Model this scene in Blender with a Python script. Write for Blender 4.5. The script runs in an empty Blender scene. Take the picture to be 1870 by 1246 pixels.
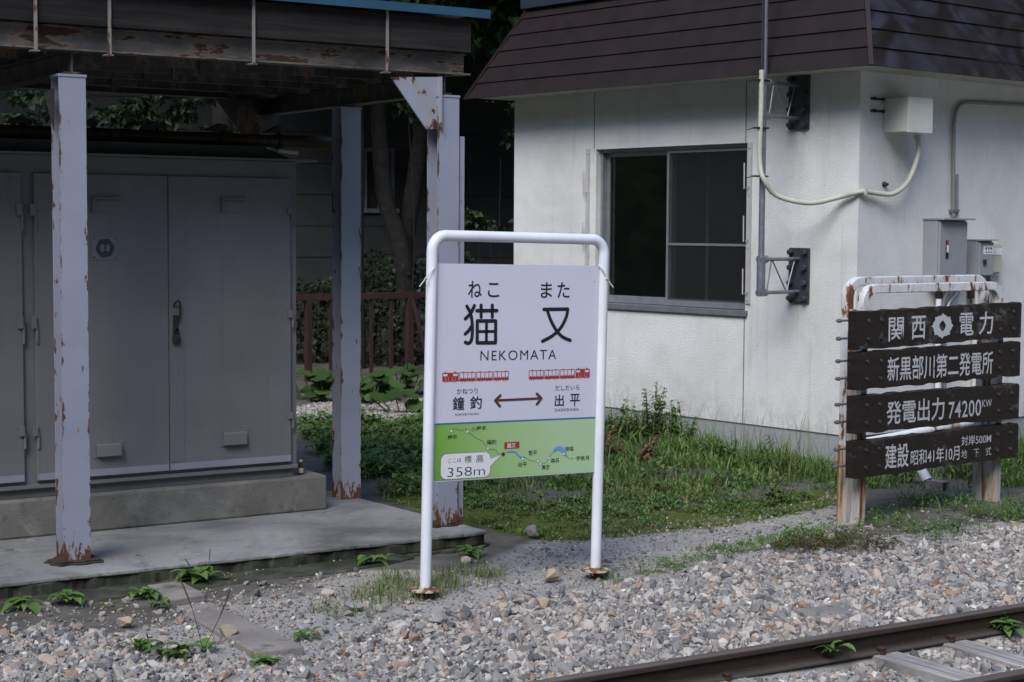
import bpy, bmesh, math, random
import numpy as np
from mathutils import Vector, Matrix
R = math.radians
random.seed(7); rng = np.random.default_rng(7)
scene = bpy.context.scene
COL = scene.collection

# ------------------------------------------------------------------ camera, sky, sun, exposure
FPX, CX, CY, HCAM = 3100.0, 935.0, 623.0, 1.8
PITCH = math.atan((623 - 414) / FPX); ROLL = 0.006
FW = Vector((0, math.cos(PITCH), -math.sin(PITCH)))
_up = Vector((0, math.sin(PITCH), math.cos(PITCH))); _r = Vector((1, 0, 0))
RT = _r * math.cos(ROLL) + _up * math.sin(ROLL)
UP = _up * math.cos(ROLL) - _r * math.sin(ROLL)
EYE = Vector((0, 0, HCAM))
cam = bpy.data.cameras.new('camera'); camo = bpy.data.objects.new('camera', cam); COL.objects.link(camo)
m = Matrix((RT, UP, -FW)).transposed().to_4x4(); m.translation = EYE
camo.matrix_world = m
cam.sensor_width = 36; cam.lens = 36 * FPX / 1870; cam.clip_end = 600; cam.clip_start = 0.1
cam.dof.use_dof = True; cam.dof.focus_distance = 8.7; cam.dof.aperture_fstop = 8.5
scene.camera = camo

SUN_EL, SUN_AZ = 45, 199          # degrees; azimuth clockwise from +Y (behind the camera, to the left)
w = bpy.data.worlds.new('World'); scene.world = w; w.use_nodes = True
sky = w.node_tree.nodes.new('ShaderNodeTexSky'); sky.sky_type = 'NISHITA'; sky.sun_disc = False
sky.sun_elevation = R(SUN_EL); sky.sun_rotation = R(SUN_AZ); sky.air_density = 1.0; sky.dust_density = 0.7; sky.ozone_density = 1.6
bg = w.node_tree.nodes['Background']; bg.inputs[1].default_value = 0.15
w.node_tree.links.new(sky.outputs[0], bg.inputs[0])
sl = bpy.data.lights.new('sun', 'SUN'); sl.energy = 1.5; sl.angle = R(32); sl.color = (1.0, 0.985, 0.965)
so = bpy.data.objects.new('sun', sl); COL.objects.link(so)
sd = Vector((math.sin(R(SUN_AZ)) * math.cos(R(SUN_EL)), math.cos(R(SUN_AZ)) * math.cos(R(SUN_EL)), math.sin(R(SUN_EL))))
so.rotation_euler = (-sd).to_track_quat('-Z', 'Y').to_euler()
scene.view_settings.view_transform = 'Standard'; scene.view_settings.look = 'None'
scene.view_settings.gamma = 1.0; scene.view_settings.use_curve_mapping = False
scene.view_settings.exposure = 1.05
scene.cycles.max_bounces = 8; scene.cycles.diffuse_bounces = 5; scene.cycles.transparent_max_bounces = 8

# ------------------------------------------------------------------ surveying helpers: a photo pixel seen on a real plane
def ray(px, py): return FW + RT * ((px - CX) / FPX) - UP * ((py - CY) / FPX)
def ground(px, py, z=0.0):
    d = ray(px, py); return EYE + d * ((z - HCAM) / d.z)
def depth(px, py, Y):
    d = ray(px, py); return EYE + d * (Y / d.y)
class Frame:
    def __init__(s, origin, th, tilt=0.0):
        s.o = Vector(origin); s.rz = R(90 - th); s.tilt = tilt
        s.M = Matrix.Translation(s.o) @ Matrix.Rotation(s.rz, 4, 'Z') @ Matrix.Rotation(tilt, 4, 'Y')
        s.I = s.M.inverted()
    def _hit(s, px, py, ax, val):
        o = s.I @ EYE; d = s.I.to_3x3() @ ray(px, py)
        return o + d * ((val - o[ax]) / d[ax])
    def X(s, px, py, v=0.0): return s._hit(px, py, 0, v)
    def Y(s, px, py, v=0.0): return s._hit(px, py, 1, v)
    def Z(s, px, py, v=0.0): return s._hit(px, py, 2, v)

# ------------------------------------------------------------------ object helpers
def tag(o, label, cat, group=None):
    o['label'] = label; o['category'] = cat
    if group: o['group'] = group
    return o
def empty(name, frame_or_loc, label, cat, group=None):
    o = bpy.data.objects.new(name, None); COL.objects.link(o); o.empty_display_size = 0.1
    if isinstance(frame_or_loc, Frame): o.matrix_world = frame_or_loc.M
    else: o.location = frame_or_loc
    return tag(o, label, cat, group)
def kind(o, k): o['kind'] = k; return o
def copy_tree(o, parent=None):
    c = o.copy(); COL.objects.link(c); c.parent = parent
    for ch in list(o.children): copy_tree(ch, c)
    return c

class MB:
    def __init__(s): s.v = []; s.f = []; s.mi = []
    def add(s, vs, fs, mi=0):
        b = len(s.v); s.v += [tuple(v) for v in vs]
        for f in fs: s.f.append(tuple(b + i for i in f)); s.mi.append(mi)
        return s
    def box(s, x0, x1, y0, y1, z0, z1, mi=0):
        v = [(x, y, z) for x in (x0, x1) for y in (y0, y1) for z in (z0, z1)]
        return s.add(v, [(0, 1, 3, 2), (4, 6, 7, 5), (0, 4, 5, 1), (2, 3, 7, 6), (0, 2, 6, 4), (1, 5, 7, 3)], mi)
    def prism(s, poly, a0, a1, ax='y', mi=0):
        # poly in the two other axes (x,z for y; y,z for x; x,y for z)
        def P(p, a): return {'y': (p[0], a, p[1]), 'x': (a, p[0], p[1]), 'z': (p[0], p[1], a)}[ax]
        n = len(poly); ar = sum(poly[i][0] * poly[(i + 1) % n][1] - poly[(i + 1) % n][0] * poly[i][1] for i in range(n))
        if (ar > 0) == (ax == 'y'): poly = poly[::-1]
        v = [P(p, a0) for p in poly] + [P(p, a1) for p in poly]
        fs = [tuple(range(n))[::-1], tuple(range(n, 2 * n))] + [(i, (i + 1) % n, n + (i + 1) % n, n + i) for i in range(n)]
        return s.add(v, fs, mi)
    def sheet(s, poly, y, mi=0):                 # flat face on a board front, seen from -y
        n = len(poly); ar = sum(poly[i][0] * poly[(i + 1) % n][1] - poly[(i + 1) % n][0] * poly[i][1] for i in range(n))
        if ar < 0: poly = poly[::-1]
        return s.add([(p[0], y, p[1]) for p in poly], [tuple(range(n))], mi)
    def disc(s, x, z, r, y, n=20, mi=0, rz=None):
        rz = rz or r
        return s.sheet([(x + r * math.cos(2 * math.pi * i / n), z + rz * math.sin(2 * math.pi * i / n)) for i in range(n)], y, mi)
    def ring(s, x, z, r0, r1, y, n=28, mi=0):
        vs = []
        for r in (r0, r1): vs += [(x + r * math.cos(2 * math.pi * i / n), y, z + r * math.sin(2 * math.pi * i / n)) for i in range(n)]
        return s.add(vs, [(i, (i + 1) % n, n + (i + 1) % n, n + i) for i in range(n)], mi)
    def stroke(s, pts, wd, y, mi=0, cap=10):     # brush stroke with round ends, pieces staggered by a hair
        for i, p in enumerate(pts):
            s.disc(p[0], p[1], wd / 2, y - 2e-5 * (i % 5 + 1), cap, mi)
        for i in range(len(pts) - 1):
            a = Vector(pts[i]); b = Vector(pts[i + 1]); d = b - a
            if d.length < 1e-6: continue
            n = Vector((-d.y, d.x)).normalized() * wd / 2
            s.sheet([tuple(a + n), tuple(b + n), tuple(b - n), tuple(a - n)], y - 2e-5 * (i % 2) - 1.3e-4, mi)
        return s
    def tube(s, pts, r, n=10, mi=0, cap=True):
        pts = [Vector(p) for p in pts]; N = len(pts)
        rs = r if isinstance(r, (list, tuple)) else [r] * N
        t0 = (pts[1] - pts[0]).normalized()
        ref = Vector((0, 0, 1)) if abs(t0.z) < 0.9 else Vector((1, 0, 0))
        u = t0.cross(ref).normalized(); vs = []
        for i, p in enumerate(pts):
            t = (pts[min(i + 1, N - 1)] - pts[max(i - 1, 0)]).normalized()
            u = (u - t * u.dot(t)).normalized(); q = t.cross(u)
            vs += [p + (u * math.cos(2 * math.pi * k / n) + q * math.sin(2 * math.pi * k / n)) * rs[i] for k in range(n)]
        fs = [(i * n + k, i * n + (k + 1) % n, (i + 1) * n + (k + 1) % n, (i + 1) * n + k) for i in range(N - 1) for k in range(n)]
        if cap: fs += [tuple(range(n))[::-1], tuple(range((N - 1) * n, N * n))]
        return s.add(vs, fs, mi)
    def bar(s, p, q, wx, wy, mi=0, side=(0, 1, 0)):
        p = Vector(p); q = Vector(q); t = (q - p).normalized(); b = Vector(side)
        b = (b - t * b.dot(t)).normalized(); a = t.cross(b)
        v = [c + a * i * wx / 2 + b * j * wy / 2 for c in (p, q) for i, j in ((-1, -1), (1, -1), (1, 1), (-1, 1))]
        return s.add(v, [(0, 1, 2, 3)[::-1], (4, 5, 6, 7), (0, 1, 5, 4), (1, 2, 6, 5), (2, 3, 7, 6), (3, 0, 4, 7)], mi)
    def lathe(s, prof, cx=0, cy=0, n=20, mi=0):
        vs = [(cx + r * math.cos(2 * math.pi * k / n), cy + r * math.sin(2 * math.pi * k / n), z) for r, z in prof for k in range(n)]
        N = len(prof)
        fs = [(i * n + k, i * n + (k + 1) % n, (i + 1) * n + (k + 1) % n, (i + 1) * n + k) for i in range(N - 1) for k in range(n)]
        return s.add(vs, fs + [tuple(range(n))[::-1], tuple(range((N - 1) * n, N * n))], mi)
    def leaf(s, p, d, up, L, W, mi=0, bend=0.25):
        p = Vector(p); d = Vector(d).normalized(); sd_ = d.cross(Vector(up))
        if sd_.length < 1e-4: sd_ = d.cross(Vector((1, 0, 0)))
        sd_.normalize(); nn = sd_.cross(d)
        a = p + d * L * .45 + nn * L * bend * .3; t = p + d * L * (1 - .3 * bend) - nn * L * bend * .5
        l = a + sd_ * W / 2 + nn * W * .15; r = a - sd_ * W / 2 + nn * W * .15
        return s.add([p, r, a, l, t], [(0, 1, 2), (0, 2, 3), (1, 4, 2), (2, 4, 3)], mi)
    def round_leaf(s, p, d, L, W, droop=.4):
        p = Vector(p); d = Vector(d).normalized(); sd_ = d.cross(Vector((0, 0, 1)))
        if sd_.length < 1e-4: sd_ = Vector((1, 0, 0))
        sd_.normalize(); nn = sd_.cross(d); vs = [p]; prof = ((.22, .30), (.48, .5), (.74, .42), (.92, .2))
        for t, hw_ in prof:
            c = p + d * L * t + nn * L * (.16 * math.sin(t * 3.1) - droop * t * t * .55)
            vs += [c + sd_ * W * hw_ + nn * W * .14, c, c - sd_ * W * hw_ + nn * W * .14]
        vs.append(p + d * L - nn * L * droop * .55); fs = [(0, 2, 1), (0, 3, 2)]
        for k in range(3):
            b = 1 + 3 * k; fs += [(b, b + 1, b + 4, b + 3), (b + 1, b + 2, b + 5, b + 4)]
        return s.add(vs, fs + [(10, 11, 13), (11, 12, 13)])
    def build(s, name, mats, parent=None, bevel=0.0, smooth=False, loc=None, seg=2):
        me = bpy.data.meshes.new(name); me.from_pydata(s.v, [], s.f)
        mats = mats if isinstance(mats, (list, tuple)) else [mats]
        for mm in mats: me.materials.append(mm)
        if len(mats) > 1: me.polygons.foreach_set('material_index', s.mi)
        if smooth:
            me.polygons.foreach_set('use_smooth', [True] * len(s.f))
            me.set_sharp_from_angle(angle=R(40))
        me.update()
        o = bpy.data.objects.new(name, me); COL.objects.link(o); o.parent = parent
        if loc is not None: o.location = loc
        if bevel:
            b = o.modifiers.new('bevel', 'BEVEL'); b.width = bevel; b.segments = seg; b.limit_method = 'ANGLE'; b.angle_limit = R(40)
        return o

def catmull(pts, n=6):
    pts = [Vector(p) for p in pts]; out = []
    for i in range(len(pts) - 1):
        p0 = pts[max(i - 1, 0)]; p1 = pts[i]; p2 = pts[i + 1]; p3 = pts[min(i + 2, len(pts) - 1)]
        for k in range(n):
            t = k / n
            out.append(0.5 * ((2 * p1) + (p2 - p0) * t + (2 * p0 - 5 * p1 + 4 * p2 - p3) * t * t + (3 * p1 - p0 - 3 * p2 + p3) * t ** 3))
    return out + [pts[-1]]

_tc = bpy.data.curves.new('writing', 'FONT'); _to = bpy.data.objects.new('writing', _tc); COL.objects.link(_to)
_tc.resolution_u = 3
def write(mb, s, LL, UR, y, mi=0, bold=0.0, thick=0.0, gap=1.0):
    """lay the words s into the box LL..UR (x,z) on a board front at depth y"""
    _tc.body = s; _tc.offset = bold; _tc.space_character = gap
    bpy.context.view_layer.update()
    me = bpy.data.meshes.new_from_object(_to.evaluated_get(bpy.context.evaluated_depsgraph_get()))
    co = np.empty(len(me.vertices) * 3); me.vertices.foreach_get('co', co); co = co.reshape(-1, 3)
    lo = co.min(0); hi = co.max(0); sx = (UR[0] - LL[0]) / (hi[0] - lo[0]); sz = (UR[1] - LL[1]) / (hi[1] - lo[1])
    vs = [(LL[0] + (c[0] - lo[0]) * sx, y, LL[1] + (c[1] - lo[1]) * sz) for c in co]
    fs = [tuple(p.vertices) for p in me.polygons]
    if fs:
        p = fs[0]; a, b, c = (Vector(vs[i]) for i in p[:3])
        if (b - a).cross(c - a).y > 0: fs = [f[::-1] for f in fs]
    mb.add(vs, fs, mi); bpy.data.meshes.remove(me)

# ------------------------------------------------------------------ materials
class NT:
    def __init__(s, name):
        s.m = bpy.data.materials.new(name); s.m.use_nodes = True; s.t = s.m.node_tree; s.b = s.t.nodes['Principled BSDF']
    def n(s, typ, **k):
        nd = s.t.nodes.new(typ)
        for a, b in k.items():
            if a.startswith('i_'): s.set(nd, a[2:], b)
            else: setattr(nd, a, b)
        return nd
    def set(s, nd, key, val):
        key = int(key) if str(key).isdigit() else key.replace('_', ' ')
        if hasattr(val, 'is_output'): s.t.links.new(val, nd.inputs[key])
        else: nd.inputs[key].default_value = val
    def coord(s, w='Object'): return s.n('ShaderNodeTexCoord').outputs[w]
    def noise(s, scale, detail=4, rough=.55, vec=None, dist=0.0):
        nd = s.n('ShaderNodeTexNoise'); nd.inputs['Scale'].default_value = scale; nd.inputs['Detail'].default_value = detail
        nd.inputs['Roughness'].default_value = rough; nd.inputs['Distortion'].default_value = dist
        s.t.links.new(vec if vec is not None else s.coord(), nd.inputs['Vector']); return nd.outputs[0]
    def scaled(s, vec, sc):
        nd = s.n('ShaderNodeMapping'); nd.inputs['Scale'].default_value = sc; s.t.links.new(vec, nd.inputs['Vector']); return nd.outputs[0]
    def ramp(s, fac, stops, interp='LINEAR'):
        nd = s.n('ShaderNodeValToRGB'); cr = nd.color_ramp; cr.interpolation = interp
        while len(cr.elements) < len(stops): cr.elements.new(0.5)
        for e, (p, c) in zip(cr.elements, stops):
            e.position = p; e.color = (*c, 1) if not isinstance(c, (int, float)) else (c, c, c, 1)
        s.t.links.new(fac, nd.inputs[0]); return nd.outputs[0]
    def mix(s, fac, a, b, blend='MIX'):
        nd = s.n('ShaderNodeMix', data_type='RGBA', blend_type=blend)
        for k, v in ((0, fac), (6, a), (7, b)):
            if hasattr(v, 'is_output'): s.t.links.new(v, nd.inputs[k])
            else: nd.inputs[k].default_value = (*v, 1) if isinstance(v, tuple) and len(v) == 3 else v
        return nd.outputs[2]
    def math(s, op, a, b=0.0, clamp=False):
        nd = s.n('ShaderNodeMath', operation=op, use_clamp=clamp)
        for k, v in ((0, a), (1, b)):
            if hasattr(v, 'is_output'): s.t.links.new(v, nd.inputs[k])
            else: nd.inputs[k].default_value = v
        return nd.outputs[0]
    def mapr(s, v, a, b, c=0.0, d=1.0):
        nd = s.n('ShaderNodeMapRange', clamp=True)
        for k, x in ((0, v), (1, a), (2, b), (3, c), (4, d)):
            if hasattr(x, 'is_output'): s.t.links.new(x, nd.inputs[k])
            else: nd.inputs[k].default_value = x
        return nd.outputs[0]
    def xyz(s, vec=None):
        nd = s.n('ShaderNodeSeparateXYZ'); s.t.links.new(vec if vec is not None else s.coord(), nd.inputs[0]); return nd.outputs
    def bump(s, h, strength=.3, dist=.01):
        nd = s.n('ShaderNodeBump'); nd.inputs['Strength'].default_value = strength; nd.inputs['Distance'].default_value = dist
        s.t.links.new(h, nd.inputs['Height']); s.t.links.new(nd.outputs[0], s.b.inputs['Normal'])
    def out(s, col, rough=.6, metal=0.0, spec=None):
        s.set(s.b, 'Base Color', col if hasattr(col, 'is_output') else (*col, 1))
        s.set(s.b, 'Roughness', rough); s.set(s.b, 'Metallic', metal)
        if spec is not None: s.set(s.b, 'Specular IOR Level', spec)
        return s.m

def plain(name, col, rough=.6, metal=0.0, var=.25, scale=9.0, bump=0.0, bscale=120.0, spec=None):
    t = NT(name); n = t.noise(scale, 5)
    c = t.mix(t.mapr(n, .3, .7), tuple(x * (1 - var) for x in col), tuple(min(1, x * (1 + var)) for x in col))
    if bump: t.bump(t.noise(bscale, 3), bump, .004)
    return t.out(c, rough, metal, spec)

def rusty(name, paint, amount=.5, scale=26, hw=None, foot=None, rough=.5, rust=(.085, .034, .018), axis='x', var=.1, st=(1, 1, .32)):
    """paint with rust flecks; more of it along the edges |axis| -> hw and near a foot height"""
    t = NT(name); co = t.coord(); x, y, z = t.xyz(co)
    n = t.noise(scale, 6, .65, t.scaled(co, st))
    f = t.math('MULTIPLY', n, 1.0)
    if hw:
        e = t.mapr(t.math('ABSOLUTE', {'x': x, 'y': y, 'z': z}[axis]), hw * .74, hw, 0, .22)
        e = t.math('MULTIPLY', e, t.mapr(t.noise(3.1, 2), .35, .65, .1, 1.0)); f = t.math('ADD', f, e)
    if foot: f = t.math('ADD', f, t.mapr(z, foot[0], foot[1], .27, 0))
    th = .80 - .22 * amount
    mask = t.mapr(f, th, th + .03)
    halo = t.mapr(f, th - .09, th + .02, 0, .35)
    p = t.mix(t.mapr(t.noise(2.3, 5), .3, .7), tuple(c * (1 - var) for c in paint), tuple(min(1, c * (1 + var)) for c in paint))
    p = t.mix(halo, p, (.36, .24, .14))
    rc = t.mix(t.noise(70, 4), tuple(c * .5 for c in rust), tuple(c * 1.7 for c in rust))
    t.bump(mask, .25, .002)
    return t.out(t.mix(mask, p, rc), t.mapr(mask, 0, 1, rough, .85))

def concrete(name, col, dark, scale=2.2, moss=0.0, stain=.0):
    t = NT(name); co = t.coord()
    a = t.mix(t.mapr(t.noise(scale, 8, .6), .32, .68), dark, col)
    sp = t.noise(160, 3)
    a = t.mix(t.mapr(sp, .62, .72, 0, .55), a, tuple(min(1, c * 1.6) for c in col))
    a = t.mix(t.mapr(t.noise(9, 6, .7), .58, .72, 0, .6), a, tuple(c * .45 for c in dark))
    if stain:
        a = t.mix(t.mapr(t.noise(1.1, 7, .65, None, .8), .44, .66, 0, stain), a, tuple(c * .42 for c in dark)); a = t.mix(t.mapr(t.noise(2.6, 6, .75, t.scaled(co, (1, 2.2, 1)), 1.2), .60, .70, 0, stain * .6), a, tuple(min(1, c * 1.5) for c in col))
        a = t.mix(t.mapr(t.noise(34, 3, .6), .66, .72, 0, stain * .8), a, tuple(c * .3 for c in dark))
    if moss: a = t.mix(t.mapr(t.noise(5, 6, .7), .62 - .2 * moss, .72, 0, .8), a, (.03, .045, .012))
    t.bump(t.math('ADD', t.noise(90, 5), t.math('MULTIPLY', t.noise(14, 4), 1.2)), .5, .006)
    return t.out(a, .9, 0, .25)

def leafmat(name, stops, trans=.3, rough=.55):
    t = NT(name); g = t.n('ShaderNodeNewGeometry'); rnd = g.outputs['Random Per Island']
    c = t.ramp(rnd, stops)
    c = t.mix(t.mapr(t.noise(1.3, 3), .3, .7, 0, .45), c, t.mix(.5, c, (.02, .03, .008)))
    t.out(c, rough, 0, .35)
    tr = t.n('ShaderNodeBsdfTranslucent'); t.t.links.new(c, tr.inputs[0])
    mx = t.n('ShaderNodeMixShader'); mx.inputs[0].default_value = trans
    t.t.links.new(t.b.outputs[0], mx.inputs[1]); t.t.links.new(tr.outputs[0], mx.inputs[2])
    t.t.links.new(mx.outputs[0], t.t.nodes['Material Output'].inputs[0]); return t.m

def stucco():
    t = NT('stucco'); co = t.coord(); x, y, z = t.xyz(co)
    c = t.mix(t.mapr(t.noise(1.6, 7, .66, None, .5), .34, .62), (.645, .632, .608), (.765, .755, .735))
    streak = t.noise(1.0, 5, .65, t.scaled(co, (11, 11, .55)))
    c = t.mix(t.mapr(streak, .56, .78, 0, .28), c, (.30, .29, .24))
    fleck = t.noise(38, 2, .5)
    c = t.mix(t.mapr(fleck, .76, .79, 0, .7), c, (.16, .14, .11))
    h = t.noise(105, 3, .55)
    c = t.mix(t.mapr(h, .38, .66), t.mix(.22, c, (.2, .2, .19)), c)
    c = t.mix(t.math('MULTIPLY', t.mapr(z, .2, .55, 1, 0), t.mapr(t.noise(7, 6, .7), .4, .7, 0, .5)), c, (.22, .21, .17))
    for y0, z1, wy, ln in ((.60, 2.60, .15, .5), (.59, 1.25, .15, .45)) :   # dirt runs below the mast brackets and the conduit clip
        k = t.math('MULTIPLY', t.mapr(t.math('ABSOLUTE', t.math('SUBTRACT', y, y0)), wy * .3, wy, 1, 0), t.math('MULTIPLY', t.mapr(z, z1 - ln, z1, 0, 1), t.mapr(z, z1, z1 + .02, 1, 0)))
        c = t.mix(t.math('MULTIPLY', k, t.mapr(streak, .3, .65, .12, .55)), c, (.22, .215, .19))
    t.bump(t.mapr(h, .3, .7), .42, .008); return t.out(c, .88, 0, .2)

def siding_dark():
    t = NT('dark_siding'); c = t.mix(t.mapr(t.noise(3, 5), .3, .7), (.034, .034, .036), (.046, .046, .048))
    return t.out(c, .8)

def weathered_wood(name, a, b, ax=(1, 1, 22), sc=3.0, rough=.8):
    t = NT(name); co = t.coord(); n = t.noise(sc, 7, .65, t.scaled(co, ax), .4)
    c = t.mix(t.mapr(n, .3, .72), a, b)
    n2 = t.noise(1.7, 4); c = t.mix(t.mapr(n2, .45, .7, 0, .6), c, tuple(x * .5 for x in a))
    t.bump(n, .4, .004); return t.out(c, rough, 0, .3)

def plank_paint():
    t = NT('black_brown_plank'); co = t.coord()
    g = t.noise(4, 7, .7, t.scaled(co, (1, 1, 14)), .3)
    c = t.mix(t.mapr(g, .3, .7), (.0095, .0058, .0046), (.023, .0145, .0118))
    wear = t.noise(7, 8, .75, t.scaled(co, (1, 1, 1.6)))
    c = t.mix(t.mapr(t.math('ADD', wear, t.mapr(t.noise(2.2, 3), .4, .7, -.06, .09)), .57, .68, 0, .75), c, (.115, .105, .10))
    c = t.mix(t.mapr(t.noise(3.1, 5, .7, t.scaled(co, (7, 1, 1.2))), .60, .70, 0, .85), c, (.004, .004, .004))
    t.bump(g, .5, .004); return t.out(c, t.mapr(wear, .4, .7, .42, .8), 0, .4)

def ballast_mat(name='ballast_stone', k=1.0):
    t = NT(name); g = t.n('ShaderNodeNewGeometry'); rnd = g.outputs['Random Per Island']
    c = t.ramp(rnd, [(0, (.08, .08, .086)), (.14, (.16, .157, .162)), (.34, (.245, .232, .218)), (.52, (.34, .312, .28)), (.67, (.47, .435, .39)),
                     (.77, (.41, .315, .24)), (.85, (.23, .215, .21)), (.94, (.33, .20, .125)), (1, (.68, .645, .60))])
    c = t.mix(t.mapr(t.noise(60, 5, .65), .3, .72, 0, .55), c, t.mix(.5, c, (.16, .145, .135)))
    c = t.mix(t.mapr(t.noise(22, 4, .7), .60, .70, 0, .5), c, (.5, .48, .45))
    if k != 1: c = t.mix(1.0, c, (k, k * .97, k * .93), 'MULTIPLY')
    t.bump(t.noise(130, 4), .45, .004); return t.out(c, .85, 0, .3)

def ground_mat():
    t = NT('earth'); co = t.coord()
    moss = t.n('ShaderNodeAttribute', attribute_name='moss').outputs['Fac']
    path = t.n('ShaderNodeAttribute', attribute_name='path').outputs['Fac']
    soil = t.mix(t.mapr(t.noise(6, 8, .65), .3, .7), (.075, .066, .055), (.17, .155, .135))
    grit = t.mix(t.mapr(t.noise(5, 8, .7), .3, .7), (.26, .242, .224), (.42, .395, .37))
    pebble = t.mapr(t.noise(210, 3, .6), .60, .66, 0, .7)
    grit = t.mix(pebble, grit, (.33, .32, .31)); soil = t.mix(t.mapr(pebble, 0, 1, 0, .35), soil, (.20, .19, .175))
    c = t.mix(t.mapr(t.math('ADD', path, t.math('MULTIPLY', t.math('SUBTRACT', t.noise(4, 5), .5), .8)), .35, .65), soil, grit)
    mo = t.mix(t.mapr(t.noise(13, 6, .7), .3, .7), (.055, .070, .014), (.125, .145, .030))
    c = t.mix(t.mapr(t.math('ADD', moss, t.math('MULTIPLY', t.math('SUBTRACT', t.noise(5, 7, .7), .5), 1.5)), .42, .62), c, mo)
    t.bump(t.math('ADD', t.noise(80, 6, .7), t.noise(15, 4)), .7, .02); return t.out(c, .95, 0, .2)

def glassmat():
    t = NT('window_glass'); t.out((.75, .8, .8), .02); t.b.inputs['Transmission Weight'].default_value = 1.0; t.b.inputs['IOR'].default_value = 1.4
    t.b.inputs['Specular IOR Level'].default_value = .5
    return t.m

def screenmat():
    t = NT('insect_screen'); t.out((.012, .0125, .0125), .9)
    tr = t.n('ShaderNodeBsdfTransparent'); mx = t.n('ShaderNodeMixShader'); mx.inputs[0].default_value = .55
    t.t.links.new(tr.outputs[0], mx.inputs[1]); t.t.links.new(t.b.outputs[0], mx.inputs[2])
    t.t.links.new(mx.outputs[0], t.t.nodes['Material Output'].inputs[0]); return t.m

def roofmetal(name, dents=0.0):
    t = NT(name); co = t.coord()
    c = t.mix(t.mapr(t.noise(5, 5), .3, .7), (.0142, .0088, .0088), (.0225, .0146, .0146))
    if dents: t.bump(t.noise(1.0, 1, .3, t.scaled(co, (1.7, 1.7, 2.6)), 1.2), dents, .2)
    else: t.bump(t.noise(2.5, 2), .12, .02)
    return t.out(c, .36 if dents else .6, 0, .45 if dents else .22)

def green_print():
    t = NT('green_map_print'); x, y, z = t.xyz()
    v = t.math('ADD', t.math('MULTIPLY', x, 1.25), t.math('MULTIPLY', z, .55))
    return t.out(t.ramp(t.mapr(v, .30, 1.35), [(0, (.12, .30, .025)), (.22, (.19, .38, .07)), (.55, (.30, .48, .19)), (1, (.38, .54, .31))]), .45)

def rail_mat():
    t = NT('rail_steel'); co = t.coord(); x, y, z = t.xyz(co); n = t.noise(9, 7, .7, t.scaled(co, (.25, 1, 1)))
    c = t.mix(t.mapr(n, .3, .7), (.014, .0095, .008), (.045, .029, .022))
    c = t.mix(t.mapr(t.noise(40, 4, .7), .58, .68, 0, .6), c, (.09, .042, .022))
    c = t.mix(t.mapr(z, -.104, -.092, .65, 0), c, (.12, .098, .085)); c = t.mix(t.mapr(z, -.030, -.024, 0, .5), c, (.06, .040, .031))
    hd = t.math('MULTIPLY', t.mapr(z, -.012, -.003), t.mapr(t.noise(5, 5, .6, t.scaled(co, (.3, 6, 1))), .3, .6, .55, 1))
    c = t.mix(hd, c, (.13, .10, .088)); t.bump(t.noise(60, 4), .3, .003); return t.out(c, t.mapr(hd, 0, 1, .7, .42), .2, .4)

M = {}
M['post'] = rusty('post_paint', (.27, .285, .355), .66, 40, .068, (-.02, .20))
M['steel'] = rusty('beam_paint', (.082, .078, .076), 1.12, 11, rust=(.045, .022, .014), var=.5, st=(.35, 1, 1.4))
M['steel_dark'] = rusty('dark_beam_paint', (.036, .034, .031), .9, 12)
M['gusset'] = rusty('gusset_paint', (.29, .30, .35), 1.22, 6.5, rust=(.045, .022, .015), st=(1, 1, 1))
M['rod'] = rusty('rod_paint', (.20, .19, .185), 1.1, 40)
M['fascia'] = weathered_wood('fascia_wood', (.0055, .0045, .004), (.034, .030, .0275), (.6, 1, 12), 2.5)
M['blue'] = plain('blue_roof_paint', (.022, .075, .125), .45, 0, .2, 6)
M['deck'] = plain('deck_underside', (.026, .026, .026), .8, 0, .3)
def cabpaint():
    t = NT('grey_enclosure_paint'); co = t.coord(); c = t.mix(t.mapr(t.noise(2.2, 6, .6), .3, .7), (.125, .125, .127), (.158, .157, .158))
    st = t.noise(5, 5, .65, t.scaled(co, (5, 5, .25))); c = t.mix(t.mapr(st, .56, .76, 0, .35), c, (.085, .083, .08))
    c = t.mix(t.mapr(t.noise(31, 5, .7), .68, .74, 0, .5), c, (.06, .05, .045)); t.bump(t.noise(1.6, 2), .25, .02); return t.out(c, t.mapr(st, .3, .7, .42, .62))
M['cab'] = cabpaint()
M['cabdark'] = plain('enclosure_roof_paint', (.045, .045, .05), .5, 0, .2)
M['cabfresh'] = plain('lavender_touch_up_paint', (.235, .235, .275), .5, 0, .06)
M['black'] = plain('black_gap', (.008, .008, .009), .7, 0, .2)
M['iron'] = plain('dark_iron', (.035, .033, .03), .55, .4, .4, 30)
M['plinth'] = concrete('plinth_concrete', (.235, .226, .205), (.115, .108, .095), 2.0, .15, .6)
M['slab'] = concrete('slab_concrete', (.29, .287, .277), (.16, .157, .152), 1.3, .1, .75)
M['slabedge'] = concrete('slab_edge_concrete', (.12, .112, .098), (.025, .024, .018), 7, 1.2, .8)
M['grout'] = concrete('crumbled_rusty_grout', (.06, .045, .035), (.018, .015, .013), 9, .4)
M['kerb'] = concrete('kerb_concrete', (.30, .265, .24), (.19, .168, .155), 4, .2, .4)
M['base'] = concrete('foundation_concrete', (.33, .335, .34), (.25, .255, .26), 1.2)
M['stucco'] = stucco()
M['soffit'] = plain('soffit_board', (.50, .49, .42), .8, 0, .12, 5)
M['roof'] = roofmetal('brown_roof_metal'); M['roofd'] = roofmetal('dented_brown_roof_metal', .55)
M['rooftop'] = plain('roof_top_metal', (.022, .028, .042), .45, 0, .15)
M['seam'] = plain('dark_seam', (.006, .005, .006), .8, 0, .1)
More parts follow.
